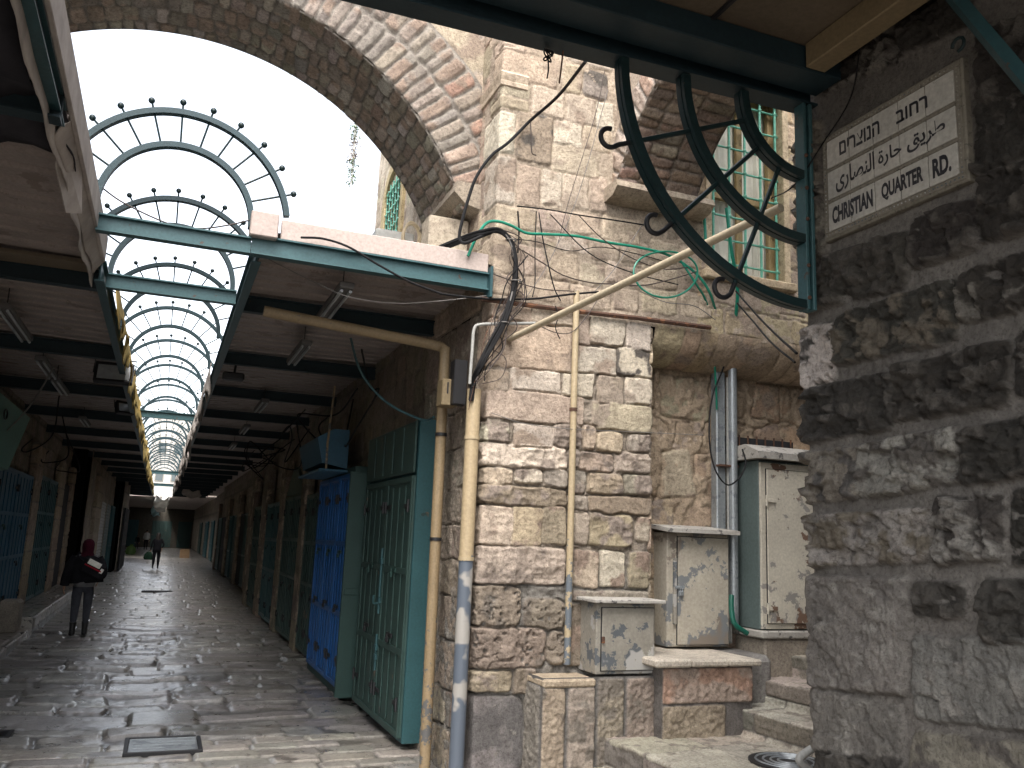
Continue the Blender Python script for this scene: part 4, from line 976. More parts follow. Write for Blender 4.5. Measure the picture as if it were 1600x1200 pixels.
# roller shutters: slats carved in one sheet
def shutter(parent, x, y0, y1, z0, z1, mat, pitch=.11):
    m = MB(); vs = []; fs = []; n = int((z1-z0)/pitch)*4
    for i in range(n+1):
        z = z0+(z1-z0)*i/n; k = (.0, .02, .025, .012)[i % 4]; vs += [(x+k, y0, z), (x+k, y1, z)]
    for i in range(n): fs.append((2*i, 2*i+1, 2*i+3, 2*i+2))
    m.add(vs, fs); return part('roller_shutter', m, M[mat], parent, smooth=False)
shutter(LB, -1.95, 32.0, 34.6, .05, 2.7, 'grey_pipe'); shutter(LB, -1.95, 35.3, 37.6, .05, 2.7, 'cabinet_side')
shop_door(LB, -1.9, 38, 40.3, .05, 2.7, 1, 'door_teal', 4, (.4,), lock=False); shop_door(LB, -1.52, 41, 46, .05, 2.7, 1, 'void', 4, (.4,), lock=False)
m = MB(); m.box((-2.3, 16.2, .10), (-2.0, 16.75, .62), .04); bol = single('stone_bollard', m, M['step'], 'squat square stone bollard on the left pavement by the blue door', 'bollard'); paint_attr(bol, (.26, .235, .2), 3, .3)

# end of the street: cross wall with doors, houses stepping up behind
EB = thing('end_house', 'low house closing the street far off, with green doors, behind the two farthest people', 'building', (-1, 97, 0))
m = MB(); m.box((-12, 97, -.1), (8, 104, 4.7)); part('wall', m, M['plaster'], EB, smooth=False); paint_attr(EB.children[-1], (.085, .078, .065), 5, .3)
for a, b, mt in ((-6.2, -4.2, 'door_teal'), (-3.6, -2.2, 'door_teal'), (-.9, 1.0, 'door_green'), (1.6, 2.9, 'door_dark')):
    m = MB(); m.box((a, 96.9, .05), (b, 97.05, 2.7), .01)
    for i in range(1, 5): m.box((a+(b-a)*i/5-.03, 96.86, .1), (a+(b-a)*i/5+.03, 96.9, 2.65), .01)
    part('shop_door', m, M[mt], EB)
def far_house(name, label, x0, x1, y0, y1, z1, col, wins, seed):
    t = thing(name, label, 'building', ((x0+x1)/2, (y0+y1)/2, 0)); m = MB(); m.box((x0, y0, -.1), (x1, y1, z1)); o = part('wall', m, M['plaster'], t, smooth=False); paint_attr(o, col, seed, .2)
    m = MB(); m.box((x0-.15, y0-.15, z1), (x1+.15, y1+.15, z1+.3), .03); part('parapet', m, M['slab'], t)
    for (cx, cz) in wins:
        m = MB(); m.box((cx-.5, y0-.06, cz-.7), (cx+.5, y0+.1, cz+.7), .01); wq = part('window', m, M['cabinet_grey'], t)
        m = MB(); m.box((cx-.4, y0-.08, cz-.6), (cx+.4, y0-.065, cz+.6)); part('pane', m, M['glass'], wq, smooth=False)
    return t
far_house('tall_house', 'tall pale house rising far off above the end of the street', -2.2, 2.4, 112, 120, 15.5, (.50, .50, .48), [(-.9, 8.2), (.9, 8.2), (-.9, 11.5), (.9, 11.5)], 1)
far_house('ochre_house', 'warm ochre house rising above the right canopy far down the street', 3.4, 9, 60, 78, 14.0, (.60, .48, .30), [(3.7, 8), (3.7, 11)], 2)
far_house('grey_house', 'greyish house above the left canopy far down the street', -9, -3.2, 80, 95, 10.5, (.42, .40, .37), [(-4.5, 6), (-4.5, 8.5)], 3)

# ------------------------------------------------------------------ canopies
def ibeam(m, a, b, h=.14, w=.08, t=.012, up=Vector((0, 0, 1))):
    a, b = Vector(a), Vector(b); d = (b-a).normalized(); sd = d.cross(up).normalized()
    prof = [(-w/2, 0), (w/2, 0), (w/2, t), (t/2, t), (t/2, h-t), (w/2, h-t), (w/2, h), (-w/2, h), (-w/2, h-t), (-t/2, h-t), (-t/2, t), (-w/2, t)]
    m.sweep([a, b], prof, [(sd, up)]*2)
def corrugated(m, x0, x1, y0, y1, z0, z1, along='x', pitch=.24, amp=.032):
    """tin sheet with ribs running along x (or y); z0 at x0, z1 at x1"""
    vs = []; fs = []
    L0, L1 = (y0, y1) if along == 'x' else (x0, x1); q = []; t = L0
    while t < L1: q += [(t, 0), (t+pitch*.62, 0), (t+pitch*.70, amp), (t+pitch*.92, amp)]; t += pitch
    for a, k in q:
        if along == 'x': vs += [(x0, a, z0+k), (x1, a, z1+k)]
        else: vs += [(a, y0, z0+k), (a, y1, z1+k)]
    for i in range(len(q)-1): fs.append((2*i, 2*i+1, 2*i+3, 2*i+2))
    m.add(vs, fs)
RC = thing('street_canopy', 'tin canopy with a beige fascia along the right-hand shops', 'canopy', (1.4, 6.4, 4.0))
m = MB(); corrugated(m, .45, 2.40, 6.44, 24.1, 4.03, 4.06); corrugated(m, .45, 3.25, 24.1, 58, 4.03, 4.07); part('roof_sheet', m, M['sheet'], RC, smooth=False)
m = MB(); corrugated(m, .45, 2.40, 6.44, 24.1, 4.09, 4.12); corrugated(m, .45, 3.25, 24.1, 58, 4.09, 4.13); part('roof_sheet', m, M['grey_pipe'], RC, smooth=False)
for i in range(19):
    m = MB(); y = 8.1+2.72*i; ibeam(m, (.47, y, 3.86), (2.36, y, 3.86), .15, .09); part('cross_beam', m, M['beam_dark'], RC)
m = MB(); ibeam(m, (.45, 6.46, 3.84), (.45, 58, 3.84), .16, .07); part('edge_beam', m, M['teal'], RC)
m = MB(); m.box((.455, 6.45, 4.0), (.50, 58, 4.09)); part('edge_beam', m, M['black'], RC)
m = MB(); ibeam(m, (.40, 6.38, 3.87), (2.27, 6.38, 3.865), .145, .09); part('front_beam', m, M['teal_light'], RC)
m = MB(); m.box((2.262, 6.30, 3.80), (2.285, 6.46, 4.06), .003); part('end_plate', m, M['teal'], RC)
m = MB(); m.box((.60, 6.36, 4.018), (2.26, 6.41, 4.175), .006); part('fascia_board', m, M['fascia'], RC)
m = MB(); m.box((.375, 6.30, 4.00), (.575, 6.46, 4.19), .008); part('post_cap', m, M['fascia'], RC, 'square grey-and-beige steel box at the beam end')
LC = thing('street_canopy', 'tin canopy with torn yellow canvas edge along the left-hand shops', 'canopy', (-1.6, 12, 4.0))
m = MB(); corrugated(m, -2.6, -.68, 1.5, 58, 4.0, 3.95, pitch=.26); part('roof_sheet', m, M['sheet'], LC, smooth=False)
m = MB(); corrugated(m, -2.6, -.68, 1.5, 58, 4.08, 4.03, pitch=.26); part('roof_sheet', m, M['grey_pipe'], LC, smooth=False)
for i in range(17):
    m = MB(); y = 4.45+3.25*i; ibeam(m, (-2.5, y, 3.80), (-.66, y, 3.78), .16, .10); part('cross_beam', m, M['beam_dark'], LC)
m = MB(); ibeam(m, (-.66, 7.3, 3.76), (-.66, 58, 3.76), .17, .07); part('edge_beam', m, M['teal'], LC)
m = MB(); m.box((-2.5, 7.35, 3.90), (-.75, 7.62, 3.935), .004); part('board', m, M['sheet_light'], LC)
# fascia of the near end: pale panel, teal channel, dark lining
m = MB(); m.box((-.655, 2.6, 3.90), (-.63, 7.25, 4.10), .004); part('fascia_panel', m, M['canvas'], LC)
m = MB(); ibeam(m, (-.70, 2.4, 3.83), (-.70, 4.62, 3.83), .10, .07); part('edge_beam', m, M['teal'], LC)
def ragged(name, x, y0, y1, ztop, drop, mat, parent, seed, amp=.05, jag=.5, dx=.0, thick=.006):
    """hanging cloth strip along the street with a torn, wavy lower edge"""
    n = max(20, int((y1-y0)/.04)); k = 7
    yv = np.linspace(y0, y1, n); e = fbm(yv*1.4, yv*0+seed, seed, 3); e2 = fbm(yv*9, yv*0+seed, seed+1, 3)
    dr = drop*(1+jag*(e+.5*e2)); f = fbm(yv*2.2, yv*0, seed+2, 3)
    vs = []; fs = []
    for i in range(n):
        for j in range(k):
            t = j/(k-1); vs.append((x+dx*t+amp*t*(f[i]+.5*math.sin(yv[i]*7+j*.5)), yv[i]+.02*math.sin(j*1.3+i*.2), ztop-dr[i]*t))
    for i in range(n-1):
        for j in range(k-1): fs.append((i*k+j, i*k+j+1, (i+1)*k+j+1, (i+1)*k+j))
    m = MB(); m.add(vs, fs); o = part(name, m, M[mat], parent); sm = o.modifiers.new('thickness', 'SOLIDIFY'); sm.thickness = thick; return o
ragged('canvas_valance', -.715, 2.4, 7.45, 3.95, .21, 'canvas', LC, 5, .016, .12)
ragged('canvas_valance', -.64, 4.7, 7.3, 3.93, .12, 'canvas', LC, 15, .01, .2, -.07)
ragged('canvas_valance', -.685, 2.6, 5.4, 3.97, .12, 'canvas_dark', LC, 9, .03, .3)
ragged('canvas_valance', -.585, 7.9, 13.4, 4.0, .34, 'canvas_yellow', LC, 6, .05, .7, .03)
ragged('canvas_valance', -.585, 13.4, 21, 4.0, .34, 'canvas_yellow', LC, 16, .05, .8, .03)
ragged('canvas_valance', -.58, 21, 45, 3.98, .36, 'canvas_yellow', LC, 26, .05, .9, .03)
ragged('canvas_valance', .40, 12.2, 19, 4.12, .42, 'canvas', RC, 36, .07, .9, -.02)
ragged('canvas_valance', .39, 19, 45, 4.12, .48, 'canvas', RC, 46, .07, .9, -.02)
# a folded corner of canvas hanging loose
m = MB(); vs = [(-.69, 4.75, 3.92), (-.66, 5.35, 3.93), (-.655, 5.6, 3.72), (-.72, 5.45, 3.66), (-.74, 5.0, 3.76), (-.70, 5.2, 3.84)]
m.add(vs, [(0, 5, 4), (0, 1, 5), (1, 2, 5), (2, 3, 5), (3, 4, 5)]); o = part('canvas_flap', m, M['canvas'], LC, smooth=False); sm = o.modifiers.new('thickness', 'SOLIDIFY'); sm.thickness = .008
# dark plastic lining with a pale scribble under the near end
m = MB(); vs = []; fs = []
for i in range(25):
    for j in range(5): vs.append((-.75-.12*j, 2.2+.12*i, 3.86-.05*math.sin(j*1.1+i*.9)-.03*math.sin(i*.5)-.02*j))
for i in range(24):
    for j in range(4): fs.append((i*5+j, i*5+j+1, (i+1)*5+j+1, (i+1)*5+j))
m.add(vs, fs); o = part('plastic_lining', m, M['canvas_dark'], LC); sm = o.modifiers.new('thickness', 'SOLIDIFY'); sm.thickness = .006

# tie beams across the open gap
for y, z, lab in ((6.38, 3.87, 'teal steel beam crossing the gap level with the beige fascia'), (7.66, 3.80, 'teal steel beam crossing the gap, second from the camera'), (16.7, 3.82, 'teal steel beam crossing the gap, third from the camera'), (33.5, 3.8, 'teal steel beam far down the gap, next to last'), (43, 3.8, 'teal steel beam farthest down the gap')):
    m = MB(); ibeam(m, (-.64, y, z), (.395, y, z), .125, .08); single('tie_beam', m, M['teal_light'], lab, 'beam', 'teal beams across the gap between the canopies')

# hoops over the gap
HX, HZ, RI, RO = -.14, 4.10, .525, .785
def hoop(root):
    y = 0
    for nm, r, a0, a1 in (('outer_arc', RO, 9, 171), ('inner_arc', RI, -2, 182)):
        m = MB(); n = 40; pts = []; fr = []
        for i in range(n+1):
            a = R(a0+(a1-a0)*i/n); d = Vector((math.cos(a), 0, math.sin(a))); pts.append(d*r); fr.append((d, Vector((0, 1, 0))))
        m.sweep(pts, [(-.021, -.03), (.021, -.03), (.021, .03), (-.021, .03)], fr); part(nm, m, M['hoop'], root)
    for k in range(11):
        a = R(21+14.3*k); d = Vector((math.cos(a), 0, math.sin(a))); m = MB(); m.tube([d*(RI+.017), d*(RO+.08)], .0085, 6); o = part('rod', m, M['iron'], root)
        m = MB(); m.ball(d*(RO+.085), .024, 10, 6); part('ball_finial', m, M['iron'], o)
names = ['nearest', 'second', 'third', 'fourth', 'fifth', 'sixth', 'seventh', 'eighth', 'ninth', 'tenth', 'eleventh', 'twelfth', 'thirteenth', 'fourteenth', 'fifteenth', 'sixteenth', 'farthest']
HY = [6.42, 8.24, 10.42, 12.55, 14.8, 17.1, 19.5, 21.85, 24.1, 26.4, 28.7, 31, 33.3, 35.6, 38, 40.3, 42.6]
h0 = thing('iron_hoop', 'nearest teal iron hoop with ball-tipped rods, standing on the square steel box', 'hoop', (0, 0, 0), 'iron hoops over the gap between the canopies')
hoop(h0)
for i, y in enumerate(HY):
    o = h0 if i == 0 else copy_tree(h0)
    o.location = (HX, y, HZ)
    if i: o['label'] = f'{names[i]} teal iron hoop with ball-tipped rods, counting from the arch'

# near canopy over the viewer
NC = thing('near_canopy', 'dark canopy overhead at the top, ending in a heavy blue-green steel beam', 'canopy', (1.7, 1.5, 4.3))
m = MB(); m.box((.3, -4, 4.375), (3.04, 3.40, 4.40)); part('roof_board', m, M['sheet_light'], NC, smooth=False)
m = MB()
for x in (.72, 1.45, 2.2): m.box((x-.012, -4, 4.355), (x+.012, 3.32, 4.374), .003)
part('seam_strip', m, M['black'], NC)
m = MB(); ibeam(m, (.2, 3.40, 4.15), (3.0, 3.40, 4.20), .205, .12); part('front_beam', m, M['beam_dark'], NC)
m = MB(); m.box((.2, 3.14, 4.24), (2.98, 3.33, 4.372), .006); part('cross_beam', m, M['beam_dark'], NC)
m = MB(); m.box((2.74, -3, 4.24), (2.86, 3.13, 4.372), .006); part('rafter', m, M['rafter'], NC)
m = MB(); m.box((1.0, 2.30, 4.27), (2.735, 2.37, 4.372), .006); m.box((1.0, .8, 4.27), (2.735, .87, 4.372), .006); part('purlin', m, M['rafter'], NC)
m = MB(); m.tube([P(1470, -30, 0, 2.90), P(1640, 172, 0, 2.90)], .034, 4); part('brace', m, M['teal'], NC)
m = MB(); c = P(1497, 70, 0, 2.92); m.tube([(c.x, c.y+.03*math.cos(a), c.z+.03*math.sin(a)) for a in [i*.6 for i in range(9)]], .008, 6); part('hook', m, M['iron'], NC)

# quarter-round bracket
BK = thing('quarter_round_bracket', 'dark green iron quarter-round bracket of three arcs with hook-ended rods under the overhead beam', 'bracket', (2.93, 3.38, 4.19))
cx, cz, by = 2.925, 4.18, 3.38
for r in (1.085, .735, .385):
    for nm, off in (('arc', 0),):
        m = MB(); n = 36; pts = []; fr = []
        for i in range(n+1):
            a = R(180+90*i/n); d = Vector((math.cos(a), 0, math.sin(a))); pts.append(Vector((cx, by, cz))+d*r); fr.append((d, Vector((0, 1, 0))))
        prof = [(-.022, -.034), (.022, -.034), (.022, -.012), (.014, -.012), (.014, -.004), (.022, -.004), (.022, .034), (-.022, .034), (-.022, -.004), (-.014, -.004), (-.014, -.012), (-.022, -.012)]
        m.sweep(pts, prof, fr); part('arc', m, M['iron'], BK)
for a in (202, 224.5, 247):
    d = Vector((math.cos(R(a)), 0, math.sin(R(a)))); c = Vector((cx, by, cz)); m = MB(); m.tube([c+d*.36, c+d*1.12], .013, 8); o = part('rod', m, M['iron'], BK)
    sd = Vector((-d.z, 0, d.x)) if a < 240 else Vector((-d.z, 0, d.x)); sd = sd if (sd.z > 0 or a > 240) else -sd
    hc = c+d*1.215+Vector((-.005, 0, .03)) ; pts = [c+d*1.10, c+d*1.15, c+d*1.18]
    e = c+d*1.185
    n0 = Vector((-1, 0, 0)) if a < 260 else d
    # the hook: a three-quarter loop that curls upward
    lc = e+Vector((-.045, 0, .026))
    for k in range(15):
        t = -R(48)-R(232)*k/14; pts.append(lc+Vector((math.cos(t), 0, math.sin(t)))*.047)
    m = MB(); m.tube(spline(pts, 3), .0125, 8); part('hook', m, M['black'], o)
m = MB(); m.box((2.905, by-.036, 3.07), (2.925, by+.036, 4.2), .003); m.box((2.945, by-.036, 3.07), (2.965, by+.036, 4.2), .003); m.box((2.926, by+.0, 3.07), (2.944, by+.030, 4.2)); part('post', m, M['teal_light'], BK)
for z in (3.13, 3.3, 3.55, 3.72, 3.9): m = MB(); m.ball((2.915, by-.038, z), .011, 8, 5); part('bolt', m, M['rust'], BK)

# ------------------------------------------------------------------ the street sign
SX = XD-.018
SG = thing('street_sign', 'white glazed tile street sign reading CHRISTIAN QUARTER RD. in three scripts', 'sign', (SX, 2.9, 3.4))
sTL, sTR, sBL, sBR = P(1284, 222, 0, SX), P(1497, 92, 0, SX), P(1292, 366, 0, SX), P(1512, 287, 0, SX)
sy0 = (sTL.y+sBL.y)/2; sy1 = (sTR.y+sBR.y)/2; sz1 = (sTL.z+sTR.z)/2; sz0 = (sBL.z+sBR.z)/2
SW, SH = sy0-sy1, sz1-sz0
m = MB(); m.box((SX+.002, sy1-.012, sz0-.012), (XD+.05, sy0+.012, sz1+.012), .006); part('grout_bed', m, M['grout'], SG)
bw = .028; tw_ = (SW-2*bw)/5; rh = (SH-2*bw-2*.018)/3
for r in range(3):
    for c in range(5):
        m = MB(); ya = sy0-bw-c*tw_; za = sz0+bw+r*(rh+.018)
        m.box((SX-.006, ya-tw_+.003, za+.002), (SX+.004, ya-.003, za+rh-.002), .002); o = part('tile', m, M['tile'], SG)
# ornamental border: small rosettes in a strip
m = MB()
def strip_b(y0, y1, z0, z1):
    m.box((SX-.003, y1, z0), (SX+.003, y0, z1), .001)
strip_b(sy0, sy1, sz0, sz0+bw-.002); strip_b(sy0, sy1, sz1-bw+.002, sz1); strip_b(sy0, sy0-bw+.002, sz0+bw, sz1-bw); strip_b(sy1+bw-.002, sy1, sz0+bw, sz1-bw)
for r in (1, 2): strip_b(sy0-bw, sy1+bw, sz0+bw+r*rh+(r-1)*.018+.001, sz0+bw+r*(rh+.018)-.001)
part('border', m, M['grout'], SG)
m = MB()
for k in range(int(SW/.022)):
    for z in (sz0+bw*.5, sz1-bw*.5): m.ball((SX-.0035, sy0-.011-k*.022, z), .0045, 5, 3)
for k in range(int(SH/.022)):
    for y in (sy0-bw*.5, sy1+bw*.5): m.ball((SX-.0035, y, sz0+.011+k*.022), .0045, 5, 3)
part('border_pattern', m, M['cabinet_grey'], SG)
def text_mesh(body, width, height, bold=.0):
    cu = bpy.data.curves.new('text', 'FONT'); cu.body = body; cu.offset = bold; cu.resolution_u = 3
    o = bpy.data.objects.new('text', cu); COL.objects.link(o); dg = bpy.context.evaluated_depsgraph_get(); dg.update()
    me = bpy.data.meshes.new_from_object(o.evaluated_get(dg)); bpy.data.objects.remove(o); bpy.data.curves.remove(cu)
    v = np.array([list(q.co) for q in me.vertices]); f = [tuple(p.vertices) for p in me.polygons]
    v[:, 0] = (v[:, 0]-v[:, 0].min())/(np.ptp(v[:, 0])); v[:, 1] = (v[:, 1]-v[:, 1].min())/np.ptp(v[:, 1])
    return v*np.array([width, height, 0]), f
def sign_text(name, words, row, hfrac, bold):
    """words: (text, start fraction, end fraction, base fraction, height fraction) of the tile field"""
    W_ = SW-2*bw; zb = sz0+bw+row*(rh+.018)
    for (t, a, b, bz, hh) in words:
        m = MB(); v, f = text_mesh(t, (b-a)*W_, rh*hh, bold)
        m.add([(SX-.0075, sy0-bw-a*W_-q[0], zb+rh*bz+q[1]) for q in v], [g[::-1] for g in f]); part(name, m, M['ink'], SG, smooth=False)
sign_text('english_word', [('CHRISTIAN', .04, .385, .20, .60), ('QUARTER', .455, .765, .20, .60), ('RD.', .83, .955, .20, .60)], 0, .6, .045)
sign_text('arabic_word', [('\ufed6\ufef3\ufeae\ufec3', .66, .93, .22, .62), ('\ufe93\ufead\ufe8e\ufea3', .44, .62, .22, .60), ('\ufeef\ufead\ufe8e\ufebc\ufee8\ufedf\ufe8d', .08, .41, .10, .80)], 1, .6, .02)
sign_text('hebrew_word', [('\u05d1\u05d5\u05d7\u05e8', .59, .82, .25, .42), ('\u05dd\u05d9\u05e8\u05e6\u05d5\u05e0\u05d4', .12, .46, .25, .48)], 2, .5, .024)

M['hose_dark'] = plain_mat('dark_green_hose', (.01, .10, .07), .4)
# ------------------------------------------------------------------ pipes on the pier
def pipe(name, pts, r, mat, label, cat='pipe', clamps=(), sm=6, group=None, clamp_mat='rust', n=14):
    t = thing(name, label, cat, Vector(pts[-1]), group); m = MB(); m.tube(spline(pts, sm) if sm else pts, r, n); part('tube', m, mat if not isinstance(mat, str) else M[mat], t)
    for c, ax in clamps:
        m = MB(); c = Vector(c); ax = Vector(ax).normalized(); m.tube([c-ax*.014, c+ax*.014], r+.006, n); part('clamp', m, M[clamp_mat], t)
    return t
Z = Vector((0, 0, 1))
pipe('drainpipe', [(2.21, 6.42, 3.05), (2.21, 6.42, -.02)], .056, 'cream_pipe', 'thick cream drainpipe flaking to grey at the pier corner', 'drainpipe', [((2.21, 6.42, 2.66), Z), ((2.21, 6.42, 1.72), Z)], 0, clamp_mat='cream_pole', n=20)
g0_, g1_ = P(412, 486, 1, 7.2), P(688, 541, 1, 7.2)
pipe('gutter_pipe', [g0_, g0_.lerp(g1_, .5), g0_.lerp(g1_, .93), (2.16, 7.15, g1_.z-.04), (2.16, 7.12, g1_.z-.16), (2.16, 7.1, 2.4), (2.16, 7.08, 1.2), (2.16, 7.05, -.01)], .046, 'ochre_pipe', 'ochre gutter pipe running under the right canopy and down beside the green door', 'drainpipe', [((2.16, 7.09, 1.86), Z), ((2.16, 7.10, 2.75), Z)], 6, clamp_mat='black', n=16)
pa_, pb_ = P(901, 455, 1, 6.345), P(886, 1038, 1, 6.345)
pipe('pole', [pa_, pb_], .027, 'cream_pole', 'slim upright cream pipe fixed to the front of the stone pier', 'pipe', [(P(896, 640, 1, 6.345), Z)], 0, n=16)
qa, qb = P(796, 530, 1, 6.38), Vector((3.01, 3.66, 3.745))
dp = pipe('diagonal_pole', [qa, qb], .026, 'slant_pole', 'long cream pipe slanting from the pier to the near dark wall', 'pipe', [], 0, n=16)
dq = (qb-qa).normalized(); c_w = qa.lerp(qb, .775); m = MB(); m.tube([c_w-dq*.04, c_w, c_w+dq*.04], [.0275, .030, .0275], 14); part('tape_wrap', m, M['black'], dp)
m = MB(); ra, rb_ = P(752, 467, 1, 6.36), P(1110, 512, 1, 6.36)
m.tube([ra, ra.lerp(rb_, .33)-Vector((0, 0, .006)), ra.lerp(rb_, .66)+Vector((0, 0, .004)), rb_], .021, 6); single('iron_bar', m, M['rust'], 'rusty brown iron bar running level across the pier under the cables', 'bar')
pipe('conduit', [P(836, 505, 1, 6.36), P(790, 506, 1, 6.34), P(752, 507, 1, 6.33), P(741, 514, 1, 6.33), P(738, 545, 1, 6.33), P(734, 600, 1, 6.34)], .013, 'grey_pipe', 'bent grey conduit at the pier corner above the drainpipe top', 'conduit')
GV = thing('conduit_riser', 'tall galvanised steel conduits beside the tall cabinet', 'conduit', (4.75, 6.68, 1.2))
v0, v1 = P(1144, 527, 1, 6.62), P(1148, 985, 1, 6.62)
m = MB(); m.tube([v0, (v0.x, 6.62, 1.22)], .040, 18); part('tube', m, M['galv'], GV)
v2 = P(1122, 582, 1, 6.70)
m = MB(); m.box((v2.x-.045, 6.66, 1.05), (v2.x+.055, 6.76, v2.z), .01); part('channel', m, M['galv'], GV)
m = MB(); m.tube([(v2.x+.085, 6.66, v2.z-.05), (v2.x+.085, 6.66, 1.05)], .022, 12); part('tube', m, M['grey_pipe'], GV)
m = MB(); m.box((v2.x-.06, 6.60, 2.62), (v0.x+.05, 6.655, 2.64), .003); part('strap', m, M['rust'], GV)
pipe('drain_hose', [P(1143, 930, 1, 6.45), P(1143, 950, 1, 6.42), P(1148, 975, 1, 6.38), P(1168, 990, 1, 6.36)], .022, 'hose_dark', 'short dark green hose curving out at the foot of the tall cabinet', 'hose')

# ------------------------------------------------------------------ boxes and cabinets
def padlock(parent, c):
    m = MB(); c = Vector(c); m.box(c+Vector((-.02, -.022, -.04)), c+Vector((.02, 0, 0)), .004); m.tube([c+Vector((-.012, -.011, 0)), c+Vector((-.012, -.011, .025)), c+Vector((.012, -.011, .025)), c+Vector((.012, -.011, 0))], .004, 6); return part('padlock', m, M['galv'], parent)
SBX = thing('meter_box', 'small grey metal box with a stone lid and peeling door on the plinth', 'meter box', (3.46, 6.3, .88))
m = MB(); m.box((3.20, 6.13, .885), (3.725, 6.44, 1.42), .006); part('body', m, M['cabinet_grey'], SBX)
m = MB(); m.box((3.239, 6.126, .909), (3.711, 6.1295, 1.391)); part('door_gap', m, M['void'], SBX, smooth=False)
m = MB(); m.box((3.245, 6.112, .915), (3.705, 6.125, 1.385), .004); o = part('door', m, M['cabinet_grey'], SBX); 
m = MB(); m.box((3.238, 6.095, 1.12), (3.262, 6.112, 1.17), .003); part('latch', m, M['rust'], o)
m = MB(); m.box((3.15, 6.05, 1.423), (3.78, 6.46, 1.452), .006); part('lid', m, M['slab'], SBX)
ca, cb_ = P(1043, 1006, 1, 6.56), P(1140, 1006, 1, 6.56)
MC = thing('cabinet', 'middle cream metal cabinet with flaking paint standing on the white slab bench', 'cabinet', ((ca.x+cb_.x)/2, 6.65, 1.03))
m = MB(); m.box((ca.x, 6.575, 1.03), (cb_.x, 6.80, 2.0), .006); part('body', m, M['cabinet'], MC)
m = MB(); m.box((ca.x+.094, 6.570, 1.044), (cb_.x-.006, 6.5735, 1.971)); part('door_gap', m, M['void'], MC, smooth=False)
m = MB(); m.box((ca.x+.10, 6.553, 1.05), (cb_.x-.012, 6.569, 1.965), .004); dr = part('door', m, M['cabinet'], MC)
m = MB(); m.box((ca.x+.055, 6.548, 1.22), (ca.x+.085, 6.5735, 1.78), .003); part('strip', m, M['cabinet_grey'], MC)
padlock(dr, (ca.x+.125, 6.553, 1.50))
m = MB(); m.box((ca.x+.07, 6.54, 1.52), (ca.x+.16, 6.553, 1.545), .003); part('hasp', m, M['galv'], dr)
m = MB(); m.sweep([(ca.x-.06, 0, 0), (cb_.x+.05, 0, 0)], [(6.46, 2.0), (6.82, 2.04), (6.82, 2.075), (6.46, 2.035)], [(Vector((0, 1, 0)), Vector((0, 0, 1)))]*2); part('lid', m, M['slab'], MC)
TC = thing('cabinet', 'tall cream utility cabinet with grey-green side beside the conduits', 'cabinet', (5.3, 6.55, 1.17))
m = MB(); m.box((4.95, 6.40, 1.19), (5.80, 6.77, 2.68), .008); part('body', m, M['cabinet_side'], TC)
m = MB(); m.box((4.955, 6.372, 1.20), (5.79, 6.3985, 2.66), .004); part('front_frame', m, M['cabinet_tall'], TC)
m = MB(); m.box((5.004, 6.367, 1.244), (5.766, 6.3705, 2.606)); part('door_gap', m, M['void'], TC, smooth=False)
m = MB(); m.box((5.01, 6.352, 1.25), (5.76, 6.366, 2.60), .004); dr = part('door', m, M['cabinet_tall'], TC)
for z in (2.30, 1.36):
    m = MB(); m.box((4.985, 6.335, z), (5.10, 6.351, z+.035), .004); m.tube([(4.992, 6.336, z-.03), (4.992, 6.336, z+.065)], .010, 8); part('hinge', m, M['cabinet_tall'], dr)
m = MB(); m.sweep([(4.88, 0, 0), (5.86, 0, 0)], [(6.30, 2.69), (6.80, 2.69), (6.80, 2.80), (6.50, 2.83), (6.30, 2.75)], [(Vector((0, 1, 0)), Vector((0, 0, 1)))]*2); part('cap', m, M['slab'], TC)
m = MB(); m.box((4.93, 6.34, 1.12), (5.85, 6.8, 1.187), .012); part('base_slab', m, M['slab'], TC)
m = MB(); m.box((4.97, 6.36, .5), (5.85, 6.8, 1.118), .02); o = part('base_block', m, M['step'], TC); paint_attr(o, (.29, .26, .22), 6, .25)
JB = thing('junction_box', 'small cream box with two slots on the ochre pipe by the corner', 'junction box', (2.17, 6.8, 2.8)); ja, jb = P(690, 592, 1, 6.8), P(713, 636, 1, 6.8)
m = MB(); m.box((ja.x, 6.76, jb.z), (jb.x, 6.92, ja.z), .008); bd = part('body', m, M['rafter'], JB)
m = MB()
for k in (.32, .6): m.box((ja.x+(jb.x-ja.x)*k-.006, 6.754, jb.z+.1), (ja.x+(jb.x-ja.x)*k+.006, 6.7605, ja.z-.03))
part('slot', m, M['black'], bd, smooth=False)
BBx = MB(); ja, jb = P(709, 562, 1, 6.72), P(726, 634, 1, 6.72); BBx.box((ja.x, 6.68, jb.z), (jb.x, 6.8, ja.z), .008); single('junction_box', BBx, M['black'], 'narrow black box beside the small cream slotted box', 'junction box')
ja, jb = P(668, 345, 1, 7.15), P(690, 392, 1, 7.15)
m = MB(); m.box((ja.x, 7.08, jb.z), (XC-.01, 7.34, ja.z+.04), .012); o = single('bracket_block', m, M['plaster'], 'pale stone block under the corbel of the big arch', 'block'); paint_attr(o, (.42, .37, .30), 6, .25)
AC_ = thing('air_conditioner', 'white air conditioner outdoor unit on the right canopy roof', 'air conditioner', (1.6, 8.3, 4.1)); ja, jb = P(588, 355, 1, 8.1), P(646, 392, 1, 8.1)
m = MB(); m.box((ja.x, 8.1, 4.13), (jb.x, 8.42, ja.z), .015); bd = part('body', m, M['white'], AC_)
m = MB(); m.tube([((ja.x+jb.x)/2-.05, 8.098, (4.13+ja.z)/2), ((ja.x+jb.x)/2-.05, 8.088, (4.13+ja.z)/2)], .12, 20); part('fan_grille', m, M['cabinet_grey'], bd)
c = P(643, 368, 1, 8.0); m = MB(); pts = []
